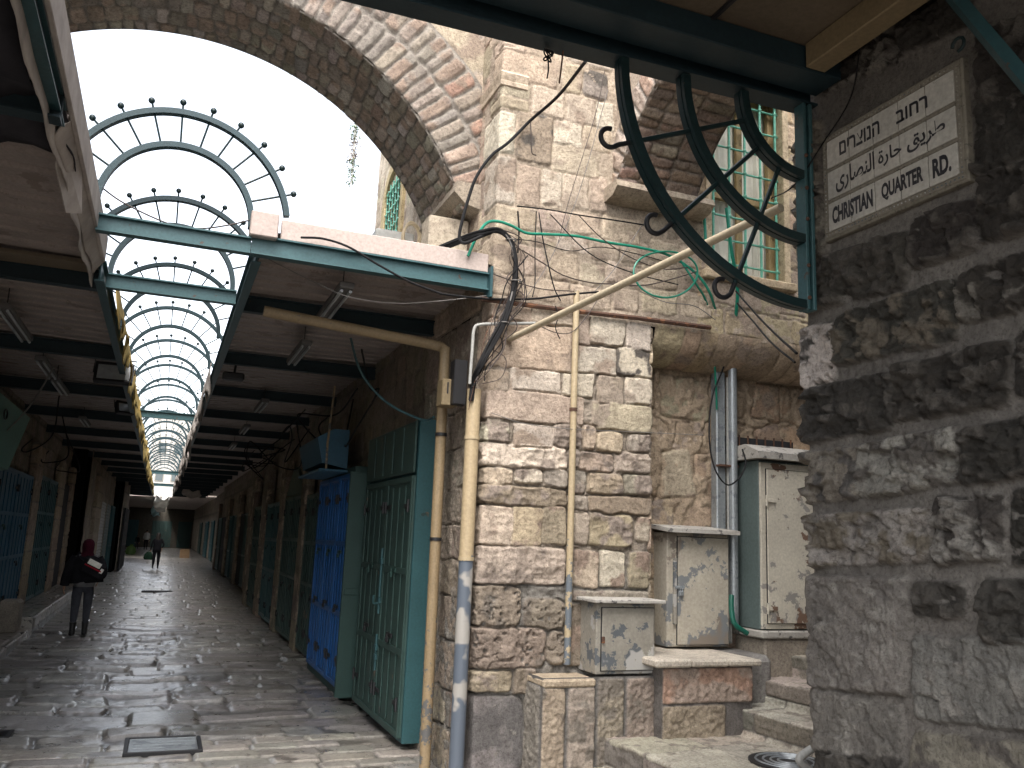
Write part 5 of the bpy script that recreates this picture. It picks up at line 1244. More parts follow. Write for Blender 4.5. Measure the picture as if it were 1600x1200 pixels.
for k in range(80):
    a = k/80*2*math.pi*3.2; pts.append((c.x+.085*math.cos(a)*(1-.1*math.sin(a*.3)), 8.0+.02*math.sin(a*.4), c.z-.02+(.15+.02*math.sin(a*.7))*math.sin(a)))
m.tube(pts, .011, 7); single('hose_coil', m, M['pale_hose'], 'coil of cream hose hanging beside the air conditioner', 'hose')
# blue box over the blue doors, green folded awning at the left edge
BBX = thing('sign_box', 'blue metal box hung over the bright blue shop doors', 'awning box', (1.95, 11.5, 2.7))
m = MB(); m.sweep([(0, 11.0, 0), (0, 12.6, 0)], [(2.12, 2.70), (1.80, 2.76), (1.72, 3.08), (1.92, 3.20), (2.12, 3.20)], [(Vector((1, 0, 0)), Vector((0, 0, 1)))]*2); part('body', m, M['door_dull'], BBX, smooth=False)
m = MB(); m.box((1.75, 10.9, 2.65), (2.12, 12.7, 2.68), .005); part('lip', m, M['door_dull'], BBX)
m = MB(); m.tube([(1.85, 10.97, 2.66), (1.84, 10.95, 3.0), (1.88, 10.97, 3.75)], .014, 8); part('hanger', m, M['ochre_pipe'], BBX)
GAW = thing('sign_box', 'pale green folded metal awning hanging at the left edge of the view', 'awning box', (-2.1, 13, 2.7))
m = MB(); m.sweep([(0, 11.0, 0), (0, 14.1, 0)], [(-1.98, 3.38), (-1.93, 3.36), (-2.12, 2.60), (-2.20, 2.58), (-2.4, 3.30)], [(Vector((1, 0, 0)), Vector((0, 0, 1)))]*2); part('body', m, M['awning_green'], GAW, smooth=False)
m = MB(); c = P(6, 647, 0, -1.95); m.tube([(c.x+.02, c.y+.11*math.cos(a), c.z+.06*math.sin(a)) for a in [i*.52 for i in range(13)]], .010, 6); part('ring', m, M['black'], GAW)

# ------------------------------------------------------------------ lamps under the canopies
def tube_lamp(x, y0, y1, z, label):
    t = thing('fluorescent_lamp', label, 'lamp', (x, (y0+y1)/2, z), 'fluorescent lamps under the canopies')
    m = MB(); m.box((x-.06, y0, z), (x+.06, y1, z+.05), .008); part('housing', m, M['lamp_body'], t)
    for s in (-.035, .035):
        m = MB(); m.tube([(x+s, y0+.04, z-.018), (x+s, y1-.04, z-.018)], .013, 10); part('tube', m, M['tube'], t)
    m = MB(); m.tube([(x, y0+.2, z+.05), (x, y0+.2, 4.02)], .005, 6); part('hanger', m, M['black'], t)
for k, (y0, y1) in enumerate(((6.6, 7.75), (8.85, 10.0), (13.2, 14.4), (16.6, 17.8), (20.2, 21.4))):
    tube_lamp(1.16+.012*(y0-6), y0, y1, 3.79, ['unlit twin-tube lamp under the right canopy, first behind the beige fascia', 'unlit twin-tube lamp under the right canopy, next after the ochre gutter', 'unlit twin-tube lamp under the right canopy, third in its line', 'unlit twin-tube lamp under the right canopy, fourth in its line', 'unlit twin-tube lamp under the right canopy, fifth in its line'][k])
for k, (y0, y1) in enumerate(((8.6, 10.1), (11.2, 12.5), (12.7, 14.0), (17.0, 18.2))):
    tube_lamp(-1.52, y0, y1, 3.74, ['unlit twin-tube lamp under the left canopy, cut by the picture edge', 'unlit twin-tube lamp under the left canopy, second in its line', 'unlit twin-tube lamp under the left canopy, next to the floodlight', 'unlit twin-tube lamp under the left canopy, farthest of its line'][k])
def flood(c, w_, h_, yaw, pitch, label, s=1):
    t = thing('floodlight', label, 'floodlight', c); Mx = Matrix.Translation(c) @ Matrix.Rotation(yaw, 4, 'Z') @ Matrix.Rotation(pitch, 4, 'X')
    m = MB(); m.M = Mx; m.box((-w_/2, .0, -h_/2), (w_/2, .08, h_/2), .01); 
    for i in range(7): m.box((-w_/2+.03+i*(w_-.06)/6-.006, .0805, -h_/2+.03), (-w_/2+.03+i*(w_-.06)/6+.006, .11, h_/2-.03))
    part('housing', m, M['black'], t)
    m = MB(); m.M = Mx
    for a, b in (((-w_/2, -.015, -h_/2), (w_/2, -.001, -h_/2+.034)), ((-w_/2, -.015, h_/2-.034), (w_/2, -.001, h_/2)), ((-w_/2, -.015, -h_/2+.034), (-w_/2+.034, -.001, h_/2-.034)), ((w_/2-.034, -.015, -h_/2+.034), (w_/2, -.001, h_/2-.034))): m.box(a, b, .003)
    part('bezel', m, M['black'], t)
    m = MB(); m.M = Mx; m.box((-w_/2+.036, -.006, -h_/2+.036), (w_/2-.036, -.002, h_/2-.036)); part('glass', m, M['tube'], t)
    m = MB(); m.M = Mx; m.tube([(-w_/2-.015, .04, 0), (-w_/2-.015, .04, h_/2+.07), (w_/2+.015, .04, h_/2+.07), (w_/2+.015, .04, 0)], .009, 6); m.M = Matrix.Identity(4); m.tube([Vector(c)+Vector((0, .02, h_/2+.06)), (c[0], c[1]+.05, 3.99)], .009, 6); part('bracket', m, M['black'], t)
flood(P(178, 582, 1, 11.8), .45, .27, R(-3), R(-18), 'large square floodlight under the left canopy edge')
flood(P(196, 637, 1, 15.8), .30, .22, R(30), R(-20), 'smaller floodlight under the left canopy, past the large square one')
CM = thing('camera', 'small black security camera hanging near the right canopy edge', 'security camera', P(366, 588, 1, 11)); c = P(366, 588, 1, 11)
m = MB(); m.box(c+Vector((-.14, -.05, -.05)), c+Vector((.12, .1, .045)), .02); part('body', m, M['black'], CM); m = MB(); m.tube([c+Vector((0, .05, .04)), c+Vector((.02, .05, .28))], .015, 8); part('arm', m, M['black'], CM)

# ------------------------------------------------------------------ cables
def cable(name, pts, r, mat, label, cat='cable', n=7, sm=8, group=None):
    m = MB(); m.tube(spline(pts, sm), r, n); return single(name, m, M[mat], label, cat, group)
W = lambda px, py, y=6.33: P(px, py, 1, y)
cable('cable', [W(915, 96, 5.2), W(872, 150, 5.9), W(829, 188, 6.33), W(795, 222), W(768, 243), W(745, 275, 6.30), W(732, 310, 6.3), W(721, 350, 6.3), W(718, 372, 6.3), W(726, 380, 6.28), W(748, 371, 6.28), W(775, 360, 6.28)], .0135, 'black_cable', 'thick black cable running from the overhead beam down to the pier corner')
cable('hanging_wire', [W(829, 190), W(830, 215), W(831, 238), W(838, 243)], .005, 'brown_cable', 'short loose wire end hanging from the clip on the thick black cable', 'wire')
BND = thing('cable_bundle', 'heavy bundle of black cables dropping round the pier corner into the drainpipe', 'cable bundle', (2.3, 6.35, 3.1))
core = [(676, 391), (716, 379), (752, 366), (780, 362), (798, 376), (806, 405), (806, 440), (800, 470), (787, 505), (768, 540), (750, 575), (740, 600), (737, 625)]
rgc = random.Random(8)
for k in range(11):
    ox, oz = rgc.uniform(-.034, .034), rgc.uniform(-.022, .022); pts = []
    for i, (px, py) in enumerate(core):
        s_ = .45+.55*math.sin(i*.6+k); q = W(px-(10 if i == 0 else 0), py+(8 if i == 0 else 0), (7.0 if i == 0 else 6.55 if i == 1 else 6.30) if i < 11 else 6.38); pts.append(q+Vector((ox*s_+rgc.uniform(-.006, .006), -.02*abs(s_)+rgc.uniform(-.012, .012), oz*s_*.8)))
    m = MB(); m.tube(spline(pts, 6), rgc.choice([.009, .011, .013]), 6); part('strand', m, M['black_cable' if k != 5 else 'grey_cable'], BND)
for k in range(9):      # loose strands that stand off the bundle
    i0 = rgc.choice([3, 4, 5, 6]); i1 = rgc.choice([8, 9, 10, 11]); pts = []
    for i in range(i0, i1+1):
        q = W(core[i][0]+rgc.uniform(-16, 22), core[i][1]+rgc.uniform(-6, 6), 6.30); pts.append(q+Vector((0, rgc.uniform(-.03, .02), 0)))
    m = MB(); m.tube(spline(pts, 6), rgc.choice([.003, .004, .005]), 5); part('strand', m, M[rgc.choice(['black_cable', 'brown_cable', 'grey_cable'])], BND)
for k in range(3):
    i = (6, 8, 4)[k]; c = W(*core[i], 6.30); m = MB(); m.tube([c+Vector((.045*math.cos(a), .035*math.sin(a)-.01, 0)) for a in [j*.5 for j in range(13)]], .005, 5); part('tie', m, M['grey_cable'], BND)
cable('green_hose', [W(731, 400), W(745, 370), W(760, 349), W(778, 346), W(800, 353), W(822, 364), W(850, 366), W(900, 369), W(950, 379), W(1000, 387), W(1045, 399), W(1085, 425), W(1108, 455), W(1120, 490, 6.45), W(1138, 526, 6.6)], .0125, 'green_cable', 'bright green hose running across the pier from the corner to the conduits', 'hose')
ring = [W(1040+50*math.cos(a), 425+(36+4*math.sin(a))*math.sin(a), 6.31+.01*math.sin(a*2)) for a in [i*2*math.pi/22*1.25 for i in range(24)]]
cable('hose_coil', ring, .009, 'green_cable', 'loose loop of thin green hose hanging on the pier behind the slanting pole', 'hose', sm=4)
cable('green_hose', [W(1060, 402), W(1085, 440), W(1103, 470, 6.4), W(1112, 510, 6.5), W(1118, 590, 6.62), W(1120, 640, 6.64)], .010, 'green_cable', 'second green hose dropping beside the metal channel', 'hose')
cable('green_pipe', [W(1135, 325, 6.2), W(1143, 390, 6.22), W(1152, 450, 6.3), W(1150, 490, 6.4), W(1146, 530, 6.6)], .0165, 'green_cable', 'upright green pipe in front of the grilled window', 'pipe')
cable('green_pipe', [W(1100, 330, 6.36), W(1102, 362, 6.36), W(1103, 395, 6.36)], .014, 'green_cable', 'short green pipe on the wall below the small arch corbel', 'pipe')
thin = [('thin dark wire crossing the pier just above the green hose', [(808, 322), (860, 328), (905, 336), (960, 344), (1010, 352)], .006, 'black_cable'),
        ('dark wire dropping from the crossing wire to the iron bar', [(842, 332), (848, 372), (856, 410), (866, 450), (876, 470)], .0055, 'black_cable'),
        ('twisted wire sagging from the bundle towards the slanting pole', [(816, 391), (850, 412), (880, 430), (920, 441), (960, 444), (1005, 446), (1050, 436), (1090, 424)], .0055, 'brown_cable'),
        ('straight pale wire up from the iron bar to the overhead beam', [(812, 480), (860, 405), (905, 300), (950, 140)], .003, 'grey_cable'),
        ('thin slanting wire beside the straight pale one', [(945, 110), (930, 180), (890, 310), (872, 380)], .003, 'brown_cable'),
        ('dark vertical wire left of the green hose dip', [(809, 330), (811, 360), (809, 395)], .007, 'black_cable'),
        ('dark vertical wire on the middle of the pier over the hose', [(838, 330), (836, 390), (836, 440), (832, 464)], .0045, 'black_cable'),
        ('slack brown wire looping under the slanting pole', [(840, 508), (870, 520), (895, 518), (920, 490), (940, 460), (965, 440)], .004, 'brown_cable'),
        ('taut wire from the pier corner to the window', [(860, 335), (920, 395), (985, 425), (1060, 445)], .005, 'black_cable'),
        ('thin wire stretched low over the pier under the pink stone', [(768, 645), (820, 662), (890, 670), (950, 673), (1100, 680)], .003, 'grey_cable'),
        ('fine wire trailing from the bundle to the conduit', [(795, 470), (770, 500), (765, 540), (790, 560), (783, 590), (752, 600)], .0035, 'brown_cable'),
        ('fine reddish wire beside the bundle by the grey conduit', [(776, 475), (766, 505), (757, 530), (748, 570), (732, 640)], .003, 'rust')]
thin += [('dark wire slanting down from the crossing wire past the hose coil', [(905, 337), (940, 372), (985, 402), (1035, 420), (1075, 418)], .0045, 'brown_cable'),
         ('black wire hugging the pier just below the green hose', [(790, 372), (840, 378), (890, 392), (940, 386), (1000, 398), (1050, 412)], .004, 'black_cable'),
         ('thin wire rising from the slanting pole to the small arch corbel', [(930, 455), (960, 420), (985, 380), (1010, 345), (1040, 328)], .0035, 'grey_cable'),
         ('short dark wire hanging from the iron bar beside the upright pipe', [(868, 478), (872, 495), (868, 512), (875, 530)], .004, 'black_cable'),
         ('pale wire sagging from the hose coil to the metal channel', [(1000, 455), (1040, 472), (1085, 478), (1118, 500)], .004, 'grey_cable'),
         ('brown wire strung from the corner to the top of the upright pipe', [(770, 428), (810, 442), (850, 452), (897, 455)], .0045, 'brown_cable')]
for lab, pts, r, mt in thin: cable('wire', [W(a, b, 6.325+.01*math.sin(i+a)) for i, (a, b) in enumerate(pts)], r, mt, lab, 'wire', 6, 6)
cable('cable', [W(690, 459, 6.25), W(730, 464, 6.28), W(770, 467), W(830, 467), (W(890, 460)), W(935, 456)], .009, 'black_cable', 'black cable running level over the iron bar from the canopy', 'cable')
cable('cable', [P(470, 371, 1, 6.3), P(505, 373, 1, 6.3), P(545, 386, 1, 6.28), P(590, 413, 1, 6.27), P(640, 440, 1, 6.27), P(690, 459, 1, 6.25)], .009, 'black_cable', 'black cable sagging over the beige fascia of the right canopy')
cable('wire', [P(420, 405, 1, 6.7), P(500, 445, 1, 6.6), P(550, 465, 1, 6.5), P(620, 474, 1, 6.5), P(690, 470, 1, 6.4), P(760, 462, 1, 6.33)], .0035, 'grey_cable', 'thin pale wire sagging below the front beam of the right canopy', 'wire')
cable('cable', [P(151, 287, 1, 6.5), P(195, 318, 1, 6.45), P(265, 350, 1, 6.4), P(310, 357, 1, 6.38), P(355, 352, 1, 6.36), P(390, 344, 1, 6.36)], .006, 'brown_cable', 'dark cable slung across the gap through the nearest hoop')
cable('cable', [W(1139, 528, 6.6), W(1130, 575, 6.58), W(1113, 620, 6.56), W(1108, 680, 6.5), W(1116, 730, 6.45), W(1135, 757, 6.4), W(1154, 748, 6.33), W(1165, 725, 6.33), W(1160, 702, 6.4)], .0075, 'black_cable', 'slack black cable looping down beside the tall cabinet')
cable('cable', [W(1152, 474, 6.0), W(1175, 500, 5.5), W(1205, 535, 4.6), W(1242, 566, 3.75)], .007, 'black_cable', 'black cable slanting from the conduits to the dark wall, lower one')
cable('cable', [W(1150, 455, 6.0), W(1185, 495, 5.4), W(1215, 525, 4.6), W(1245, 552, 3.75)], .008, 'black_cable', 'black cable slanting from the conduits to the dark wall, upper one')
cable('wire', [P(1205, 310, 1, 4.2), P(1240, 290, 1, 3.5), P(1285, 225, 0, 2.96), P(1330, 150, 0, 2.96), P(1345, 60, 0, 2.95)], .004, 'black_cable', 'thin black wire across the dark wall left of the street sign', 'wire')
cable('wire', [P(880, 78, 1, 3.42), P(877, 105, 1, 3.43), P(874, 130, 1, 3.43)], .004, 'rust', 'twisted wire end hanging from the overhead beam', 'wire')
m = MB(); c = P(856, 86, 1, 3.42); pts = [c+Vector((.025*math.cos(k*1.9), .012*math.sin(k*2.3), .03*math.sin(k*1.3))) for k in range(12)]; m.tube(spline(pts, 4), .004, 5); m.tube(spline([c, c-Vector((-.005, 0, .07)), c-Vector((0, 0, .12))], 4), .004, 5); single('wire_knot', m, M['black_cable'], 'knotted tangle of wire under the overhead beam', 'wire')
cable('hose', [P(548, 528, 1, 8), P(560, 572, 1, 8), P(580, 605, 1, 8), P(612, 634, 1, 7.9), P(660, 656, 1, 7.7), P(678, 652, 1, 7.5)], .012, 'teal', 'dull green hose sagging under the right canopy over the green door', 'hose')
rgk = random.Random(15)
labs = ['black cable festooned along the right wall over the green doors', 'black cable drooping under the right canopy from beam to wall', 'slack cable hanging over the blue box', 'dark cable loop low under the right canopy behind the blue box', 'black cable swag over the far green doors', 'thin dark cable along the far right canopy', 'dark cable draped by the pilaster next to the blue doors']
for k, lab in enumerate(labs):
    y = 8.6+k*1.9; pts = [Vector((2.2-rgk.uniform(0, .5), y, 3.75-rgk.uniform(0, .25)))]
    for i in range(4): pts.append(Vector((rgk.uniform(1.3, 2.2), y+(i+1)*.6, 3.55-rgk.uniform(0, .55))))
    pts.append(Vector((2.25, y+3, 3.7))); cable('cable', pts, .011, 'black_cable', lab)
labs = ['pale cable sagging under the left canopy by the green awning', 'dark cable hanging under the left canopy near the twin lamps', 'dark cable drooping on the left wall over the turquoise doors', 'thin cable trailing down the left wall past the pilaster']
for k, lab in enumerate(labs):
    y = 11.5+k*2.6; pts = [Vector((-1.4-.2*k, y, 3.72)), Vector((-1.7, y+.7, 3.3-.1*k)), Vector((-2.1, y+1.6, 3.0)), Vector((-2.35, y+2.6, 3.1)), Vector((-2.4, y+4, 3.4))]
    cable('cable', pts, .011, 'grey_cable' if k == 0 else 'black_cable', lab)

# ------------------------------------------------------------------ things on the ground
def grate(name, label, cat, c, bars, mat='rust'):
    (x0, y0), (x1, y1) = c; t = thing(name, label, cat, ((x0+x1)/2, (y0+y1)/2, 0)); m = MB(); f = .035
    for a, b in (((x0, y0), (x1, y0+f)), ((x0, y1-f), (x1, y1)), ((x0, y0+f), (x0+f, y1-f)), ((x1-f, y0+f), (x1, y1-f))): m.box((a[0], a[1], -.03), (b[0], b[1], .014), .003)
    part('frame', m, M['black'], t)
    m = MB()
    if bars == 0:
        m.box((x0+f+.003, y0+f+.003, -.03), (x1-f-.003, y1-f-.003, .006), .002)
        for i in range(5): m.box((x0+f+.02, y0+f+.03+i*(y1-y0-.13)/4-.008, .0062), (x1-f-.02, y0+f+.03+i*(y1-y0-.13)/4+.008, .010), .001)
        part('cover', m, M['galv'], t)
    else:
        m.box((x0+f, y0+f, -.05), (x1-f, y1-f, -.028))
        for i in range(bars): x = x0+f+(i+.5)*(x1-x0-2*f)/bars; m.box((x-.012, y0+f, -.025), (x+.012, y1-f, .008), .002)
        part('bars', m, M['black'], t)
a, b, c, d = P(192, 1178, 2, 0), P(315, 1176, 2, 0), P(195, 1155, 2, 0), P(315, 1150, 2, 0)
grate('drain_cover', 'long rectangular steel drain cover set in the paving near the viewer', 'drain cover', (((a.x+c.x)/2, (a.y+b.y)/2), ((b.x+d.x)/2, (c.y+d.y)/2)), 0)
a, c = P(-25, 1156, 2, 0), P(22, 1143, 2, 0); grate('drain_grate', 'small barred drain grate at the left edge of the paving', 'drain grate', ((a.x, a.y), (c.x, a.y+.32)), 9)
a, c = P(221, 924, 2, 0), P(268, 918, 2, 0); grate('drain_grate', 'narrow channel grate across the middle of the street, beyond the woman', 'drain grate', ((a.x, a.y), (c.x, a.y+.35)), 16)
mh = P(1232, 1192, 2, .435); t = thing('manhole_cover', 'round cast manhole cover on the stair landing', 'manhole', (mh.x, mh.y, .43)); m = MB(); m.tube([(mh.x, mh.y, .40), (mh.x, mh.y, .447)], .27, 40); part('rim', m, M['black'], t)
m = MB()
for r in (.22, .17, .12, .07): m.tube([(mh.x+r*math.cos(a), mh.y+r*math.sin(a), .448) for a in [i*math.pi/18 for i in range(36)]], .008, 6, closed=True)
part('ring', m, M['galv'], t)
pipe('bent_pipe', [P(1300, 1152, 1, 4.3), P(1272, 1168, 1, 4.3), P(1252, 1182, 1, 4.3), P(1250, 1190, 1, 4.3), P(1262, 1200, 1, 4.3), P(1290, 1222, 1, 4.3)], .024, 'grey_pipe', 'bent grey pipe end poking out at the foot of the dark wall', 'pipe')
c = P(288, 872, 2, 0); m = MB(); m.box((c.x-.32, c.y-.3, .005), (c.x+.3, c.y+.3, .52), .01); m.box((c.x-.3, c.y-.32, .50), (c.x+.28, c.y-.305, .60)); single('cardboard_box', m, M['cardboard'], 'brown cardboard box by the right-hand shops far down the street', 'box')
c = P(203, 866, 2, 0); m = MB(); m.loft([(c.x, c.y, .0, .28, .28), (c.x, c.y, .2, .36, .33), (c.x+.03, c.y, .45, .30, .28), (c.x+.04, c.y, .62, .10, .09), (c.x+.05, c.y, .70, .14, .10)], 18, True, .07, 3); single('garbage_bag', m, M['leaf'], 'green rubbish bag at the left corner far down the street', 'bag')
# awnings across the far street
def sheetc(name, pts, mat, label, sag=.3, n=10):
    a, b, c, d = [Vector(p) for p in pts]; vs = []; fs = []
    for i in range(n+1):
        for j in range(n+1):
            u, v = i/n, j/n; q = (a*(1-u)+b*u)*(1-v)+(d*(1-u)+c*u)*v; vs.append(q+Vector((.05*math.sin(9*v+u*4), 0, -sag*4*u*(1-u)*(1-v*.6)+.06*math.sin(u*9+v*7))))
    for i in range(n):
        for j in range(n): fs.append((i*(n+1)+j, (i+1)*(n+1)+j, (i+1)*(n+1)+j+1, i*(n+1)+j+1))
    m = MB(); m.add(vs, fs); o = single(name, m, M[mat], label, 'awning', 'cloth awnings far down the street'); s_ = o.modifiers.new('thickness', 'SOLIDIFY'); s_.thickness = .02
M['cloth_white'] = cloth_mat('white_cloth', (.70, .70, .66), (.5, .5, .46), 2); M['cloth_cyan'] = cloth_mat('pale_blue_cloth', (.42, .62, .68), (.3, .5, .55), 2)
sheetc('awning', [P(243, 773, 1, 60), P(266, 776, 1, 60), P(258, 800, 1, 66), P(240, 795, 1, 66)], 'cloth_white', 'white cloth awning catching the light far down the street', .2)
sheetc('awning', [P(240, 787, 1, 66), P(252, 788, 1, 66), P(249, 806, 1, 72), P(235, 804, 1, 72)], 'cloth_cyan', 'pale blue cloth awning below the white one', .1)
sheetc('awning', [P(285, 762, 1, 47), P(314, 768, 1, 47), P(314, 780, 1, 47.1), P(286, 775, 1, 47.1)], 'canvas', 'grey canvas flap hanging from the far end of the right canopy', .05)
RCf = MB(); corrugated(RCf, -5.5, -2.6, 46.2, 62, 3.93, 3.96); corrugated(RCf, -5.5, -.2, 62, 97.2, 3.93, 3.97); o = single('far_canopy', RCf, M['sheet'], 'low dark tin canopy on the left beyond the long canopies', 'canopy', smooth=False)
RCf = MB(); corrugated(RCf, .45, 3.3, 58.1, 62, 3.95, 3.98); corrugated(RCf, .3, 3.3, 62, 97.2, 3.97, 3.98); o = single('far_canopy', RCf, M['sheet'], 'low dark tin canopy on the right beyond the long canopies', 'canopy', smooth=False)
# creeper by the arch edge
c = P(556, 190, 1, 14); CP = thing('creeper', 'dry and green creeper on a thin pale post against the sky under the arch', 'plant', (c.x, 14, 5.2))
m = MB(); m.tube([(c.x, 14, 5.15), (c.x+.01, 14, 7), (c.x, 14, c.z+1.2)], .02, 8); part('post', m, M['white'], CP)
rgl = random.Random(4)
for nm, za, zb, mt, num in (('leaves', 290, 250, 'leaf', 260), ('dry_leaves', 252, 215, 'cardboard', 240), ('leaves', 218, 175, 'leaf', 260)):
    m = MB(); z0, z1 = P(556, za, 1, 14).z, P(556, zb, 1, 14).z
    for k in range(num):
        p = Vector((c.x+rgl.gauss(0, .042), 14+rgl.gauss(0, .042), rgl.uniform(z0, z1))); d = Vector((rgl.uniform(-1, 1), rgl.uniform(-1, 1), rgl.uniform(-1, .3))).normalized(); e = d.orthogonal().normalized(); s_ = rgl.uniform(.015, .032)
        m.add([p, p+d*s_+e*s_*.5, p+d*s_*2, p+d*s_-e*s_*.5], [(0, 1, 2, 3)])
    part(nm, m, M[mt], CP, smooth=False)

# ------------------------------------------------------------------ people
def skin_mesh(name, joints, edges, mats, classify, levels=2):
    """joints: name -> (x,y,z,rx,ry); one continuous skinned surface, first joint is the root"""
    keys = list(joints); me = bpy.data.meshes.new(name); me.from_pydata([joints[k][:3] for k in keys], [(keys.index(a), keys.index(b)) for a, b in edges], [])
    o = bpy.data.objects.new(name, me); COL.objects.link(o); o.modifiers.new('s', 'SKIN'); sub = o.modifiers.new('u', 'SUBSURF'); sub.levels = levels; sub.render_levels = levels
    for i, k in enumerate(keys):
        sv = me.skin_vertices[0].data[i]; sv.radius = joints[k][3:5]; sv.use_root = (i == 0)
    dg = bpy.context.evaluated_depsgraph_get(); dg.update(); out = bpy.data.meshes.new_from_object(o.evaluated_get(dg)); out.name = name
    bpy.data.objects.remove(o); out.materials.clear()
    for m_ in mats: out.materials.append(m_)
    for p in out.polygons: p.material_index = classify(p.center); p.use_smooth = True
    return out
M['jeans'] = cloth_mat('dark_grey_jeans', (.055, .058, .07), (.03, .032, .04), 9); M['coat'] = cloth_mat('black_cloth', (.014, .014, .017), (.008, .008, .01), 5)
M['maroon'] = cloth_mat('maroon_scarf', (.06, .009, .019), (.03, .006, .012), 7); M['boot'] = plain_mat('black_boot', (.012, .012, .013), .5); M['shirt'] = cloth_mat('grey_shirt', (.14, .14, .145), (.08, .08, .085), 7)
M['jacket'] = cloth_mat('light_grey_jacket', (.45, .45, .44), (.3, .3, .3), 7); M['bag_green'] = cloth_mat('dark_green_bag', (.02, .05, .03), (.012, .03, .02), 7)
M['hair'] = plain_mat('dark_hair', (.02, .015, .012), .7); M['red'] = cloth_mat('red_stripe', (.30, .015, .03), (.2, .01, .02), 7)
def human(H, swing, stride, mats, elbow=(.0, .0), hand_l=None, hand_r=None):
    """joints of a walking figure facing +Y, scaled to height H; 0 skin 1 top 2 trousers 3 shoes"""
    k = H/1.7; J = {}
    def j(n, x, y, z, rx, ry=None): J[n] = (x*k, y*k, z*k, rx*k, (ry or rx)*k)
    j('pelvis', 0, 0, .92, .150, .115); j('waist', 0, .005, 1.08, .130, .100); j('chest', 0, .01, 1.26, .155, .110); j('upper', 0, .0, 1.38, .120, .085); j('neck', 0, .01, 1.46, .055); j('jaw', 0, .035, 1.53, .070, .080); j('head', 0, .02, 1.61, .078, .095); j('crown', 0, .01, 1.675, .055, .065)
    for s, n in ((-1, 'l'), (1, 'r')):
        w_ = swing*s
        j('sh'+n, .18*s, 0, 1.375, .062); el = (.235*s, -.03-.08*w_, 1.11); ha = (.255*s, .04-.16*w_, .87)
        if n == 'l' and hand_l: el, ha = hand_l
        if n == 'r' and hand_r: el, ha = hand_r
        j('el'+n, *el, .044); j('wr'+n, *ha, .030)
        hx, hy, hz = ha; ox = .0
        j('pa'+n, hx, hy+.015, hz-.055, .026, .036)
        for q, (dx, ln) in enumerate(((-.024, .062), (-.008, .075), (.008, .07), (.022, .055))):
            j(f'f{n}{q}a', hx+.004*s, hy+.012+dx, hz-.10, .0095); j(f'f{n}{q}b', hx-.006*s, hy+.018+dx*1.1, hz-.10-ln*.55, .0088); j(f'f{n}{q}c', hx-.018*s, hy+.022+dx*1.1, hz-.10-ln, .007)
        j('th'+n+'a', hx-.012*s, hy+.045, hz-.05, .011); j('th'+n+'b', hx-.02*s, hy+.06, hz-.09, .009)
        f = stride*s
        j('hip'+n, .095*s, 0, .86, .112, .112); j('kn'+n, .10*s, .07*f+.02, .49, .076, .078); j('ca'+n, .10*s, .05*f-.02, .33, .068); j('an'+n, .10*s, .10*f-(.04 if f < 0 else 0), .10, .040); j('he'+n, .10*s, .10*f-.03-(.04 if f < 0 else 0), .045, .042); j('to'+n, .11*s, .10*f+.13, .032, .042, .030)
    E_ = [('pelvis', 'waist'), ('waist', 'chest'), ('chest', 'upper'), ('upper', 'neck'), ('neck', 'jaw'), ('jaw', 'head'), ('head', 'crown')]
    for n in 'lr':
        E_ += [('upper', 'sh'+n), ('sh'+n, 'el'+n), ('el'+n, 'wr'+n), ('wr'+n, 'pa'+n), ('pa'+n, 'th'+n+'a'), ('th'+n+'a', 'th'+n+'b'), ('pelvis', 'hip'+n), ('hip'+n, 'kn'+n), ('kn'+n, 'ca'+n), ('ca'+n, 'an'+n), ('an'+n, 'he'+n), ('he'+n, 'to'+n)]
        for q in range(4): E_ += [('pa'+n, f'f{n}{q}a'), (f'f{n}{q}a', f'f{n}{q}b'), (f'f{n}{q}b', f'f{n}{q}c')]
    wl = J['wrl'][2]; wrr = J['wrr'][2]
    def cl(c):
        if c.z < .10*k: return 3
        if c.z > 1.47*k: return 0
        if abs(c.x) > .17*k and ((c.x < 0 and c.z < wl-.01*k and c.z > wl-.25*k and abs(c.x-J['wrl'][0]) < .09*k) or (c.x > 0 and c.z < wrr-.01*k and c.z > wrr-.25*k and abs(c.x-J['wrr'][0]) < .09*k)): return 0
        return 1 if c.z > .93*k else 2
    return skin_mesh('person', J, E_, mats, cl), k
def person(label, x, y, H, mats, rot=0, **kw):
    me, k = human(H, kw.pop('swing', .5), kw.pop('stride', .9), mats, **kw); o = link('person', me); o.location = (x, y, .012); o.rotation_euler = (0, 0, rot); tag(o, label, 'person'); return o, k
def wear(name, mb, mat, o, k):
    mb.v = [tuple(Vector(p)*k) for p in mb.v]; c = link(name, mb.mesh(name, M[mat]), o); return c
def face(o, k, skin='skin'):
    m = MB(); m.tube([(0, .105, 1.605), (0, .128, 1.575), (0, .118, 1.568)], [.008, .015, .010], 8)
    for s in (-1, 1): m.loft([(.083*s, .02, 1.55, .008, .02), (.09*s, .02, 1.585, .012, .03), (.086*s, .02, 1.615, .008, .022)], 10)
    m.loft([(0, .105, 1.527, .022, .01), (0, .112, 1.535, .026, .012), (0, .105, 1.543, .02, .01)], 12); wear('face', m, skin, o, k)
    m = MB()
    for s in (-1, 1): m.ball((.032*s, .098, 1.607), .012, 8, 6)
    wear('eyes', m, 'hair', o, k)
